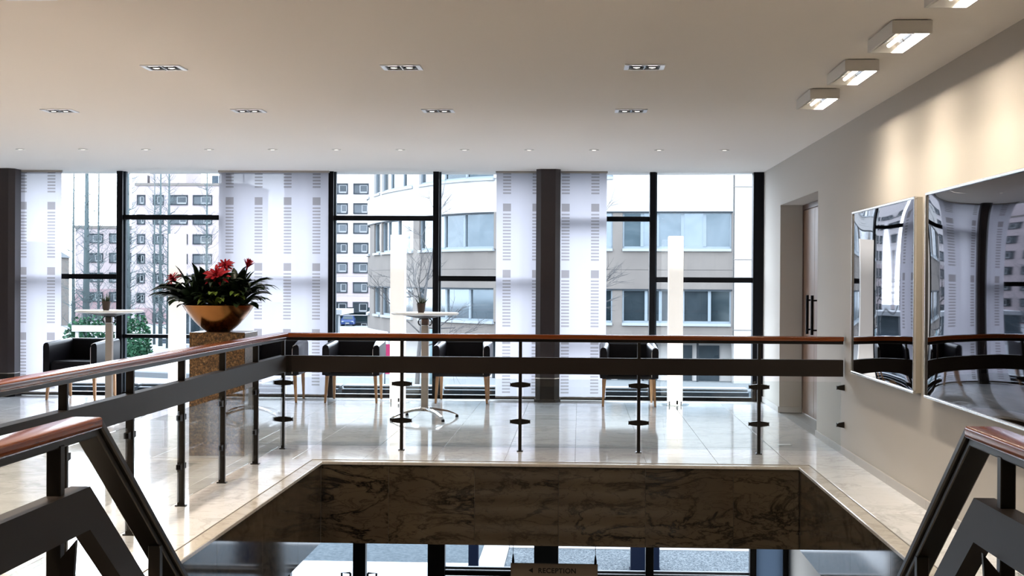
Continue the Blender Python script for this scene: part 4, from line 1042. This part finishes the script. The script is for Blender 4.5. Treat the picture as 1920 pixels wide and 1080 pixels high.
def small_tree(x, y, z, seed, lean, h, label):
    t = thing('bare_tree', label, 'tree', (x, y, z)); rn = random.Random(seed); b = MB(); tr = MB()
    top = Vector((lean, 0, h))
    tr.tube([(0, 0, 0), (lean*.3, 0, h*.5), top], [.09, .065, .04], 8); tr.ob('trunk', M['bark2'], t, smooth=True)
    def grow(p, d, L, r, dep):
        q = p+d*L*.5+Vector((0, 0, -.03*L)); e = p+d*L
        b.tube([p, q, e], [r, r*.75, r*.5], 4, False)
        if dep == 0: return
        for _ in range(3 if dep > 1 else 4):
            nd = (d + Vector((rn.uniform(-.8, .8), rn.uniform(-.8, .8), rn.uniform(-.45, .6)))).normalized()
            grow(p.lerp(e, rn.uniform(.45, 1)), nd, L*rn.uniform(.55, .8), r*.55, dep-1)
    for i in range(7):
        f = rn.uniform(.5, 1); a = rn.uniform(0, 2*PI)
        grow(Vector((lean*f*f, 0, h*f)), Vector((math.cos(a)*.9, math.sin(a)*.6, rn.uniform(.0, .8))).normalized(), h*.28, .028, 3)
    grow(top, Vector((.2, 0, 1)).normalized(), h*.35, .032, 3)
    br = b.ob('branches', M['bark2'], t); br['kind'] = 'stuff'
small_tree(-5.2, 45, -3.1, 5, .35, 4.6, 'small bare tree in front of the curved building, behind the middle bar table')
small_tree(.2, 44, -3.1, 9, .1, 4.6, 'small bare tree partly hidden by the curtain beside the middle pillar')
def bush(name, x, y, z, sx, sy, sz, n, label, group=None):
    b = MB(); rn = random.Random(int(x*10))
    for i in range(n):
        u, t_ = rn.uniform(0, 2*PI), rn.uniform(0, 1); rr = rn.uniform(.7, 1)
        p = Vector((math.cos(u)*sx*rr*math.sqrt(1-t_*t_*.8), math.sin(u)*sy*rr*math.sqrt(1-t_*t_*.8), sz*t_*rr))
        a = Vector((rn.uniform(-1, 1), rn.uniform(-1, 1), rn.uniform(-.6, 1))).normalized()*.28; c_ = a.cross(Vector((rn.uniform(-1, 1), .5, rn.uniform(-1, 1)))).normalized()*.09
        b.add([p-a*.5, p+c_, p+a*.5, p-c_], [(0,1,2,3)])
    o = b.ob(name, M['hedge'], loc=(x, y, z)); tag(o, label, 'hedge' if name == 'hedge' else 'bush', group); return o
bush('hedge', -32.6, 94, -4.0, 2.3, 1.6, 3.1, 1900, 'green hedge below the bar table with the aloe, by the narrow curtain')
bush('evergreen_bush', -29.0, 92, -3.7, 1.0, 1.0, 2.9, 800, 'round evergreen bush behind the edge of the bar table, by the mullion')
bush('evergreen_bush', -26.5, 84, -3.5, .55, .6, 1.0, 400, 'low evergreen bush close to the street kerb, before the floor lamp')
bush('hedge', -28.1, 88, -3.5, 1.2, 1.0, 1.2, 700, 'low clipped hedge under the black transom by the mullion')
wb = MB().box(-1.6, 0, 1.5, 1.6, .3, 1.9); wb.box(-1.4, .1, 0, -1.2, .25, 1.5); wb.box(1.2, .1, 0, 1.4, .25, 1.5); wb.box(.6, -.8, -.1, 2.6, -.4, .7)
wb = wb.ob('low_wall_sign', M['whiterender'], loc=(-31.2, 90.5, -3.45)); tag(wb, 'white blank board in front of the green hedge', 'board')
ls = thing('street_post', 'pale teal post before the curved building, under the middle bar table', 'post', (-4.75, 46, -3.1))
MB().tube([(0, 0, 0), (0, 0, 3.0)], .11, 10).ob('shaft', M['teal'], ls, smooth=True); MB().lathe([(.16, 0), (.16, .1), (.12, .12)], 12).ob('foot', M['teal'], ls)
bn = thing('banner', 'narrow magenta banner outside, beside the second floor lamp', 'banner', (-6.05, 45, -3.1))
B(-.11, -.02, 1.6, .09, .02, 2.55).ob('cloth', M['magenta'], bn); MB().tube([(-.13, 0, 0), (-.13, 0, 2.7)], .02, 8).ob('pole', M['zinc'], bn)
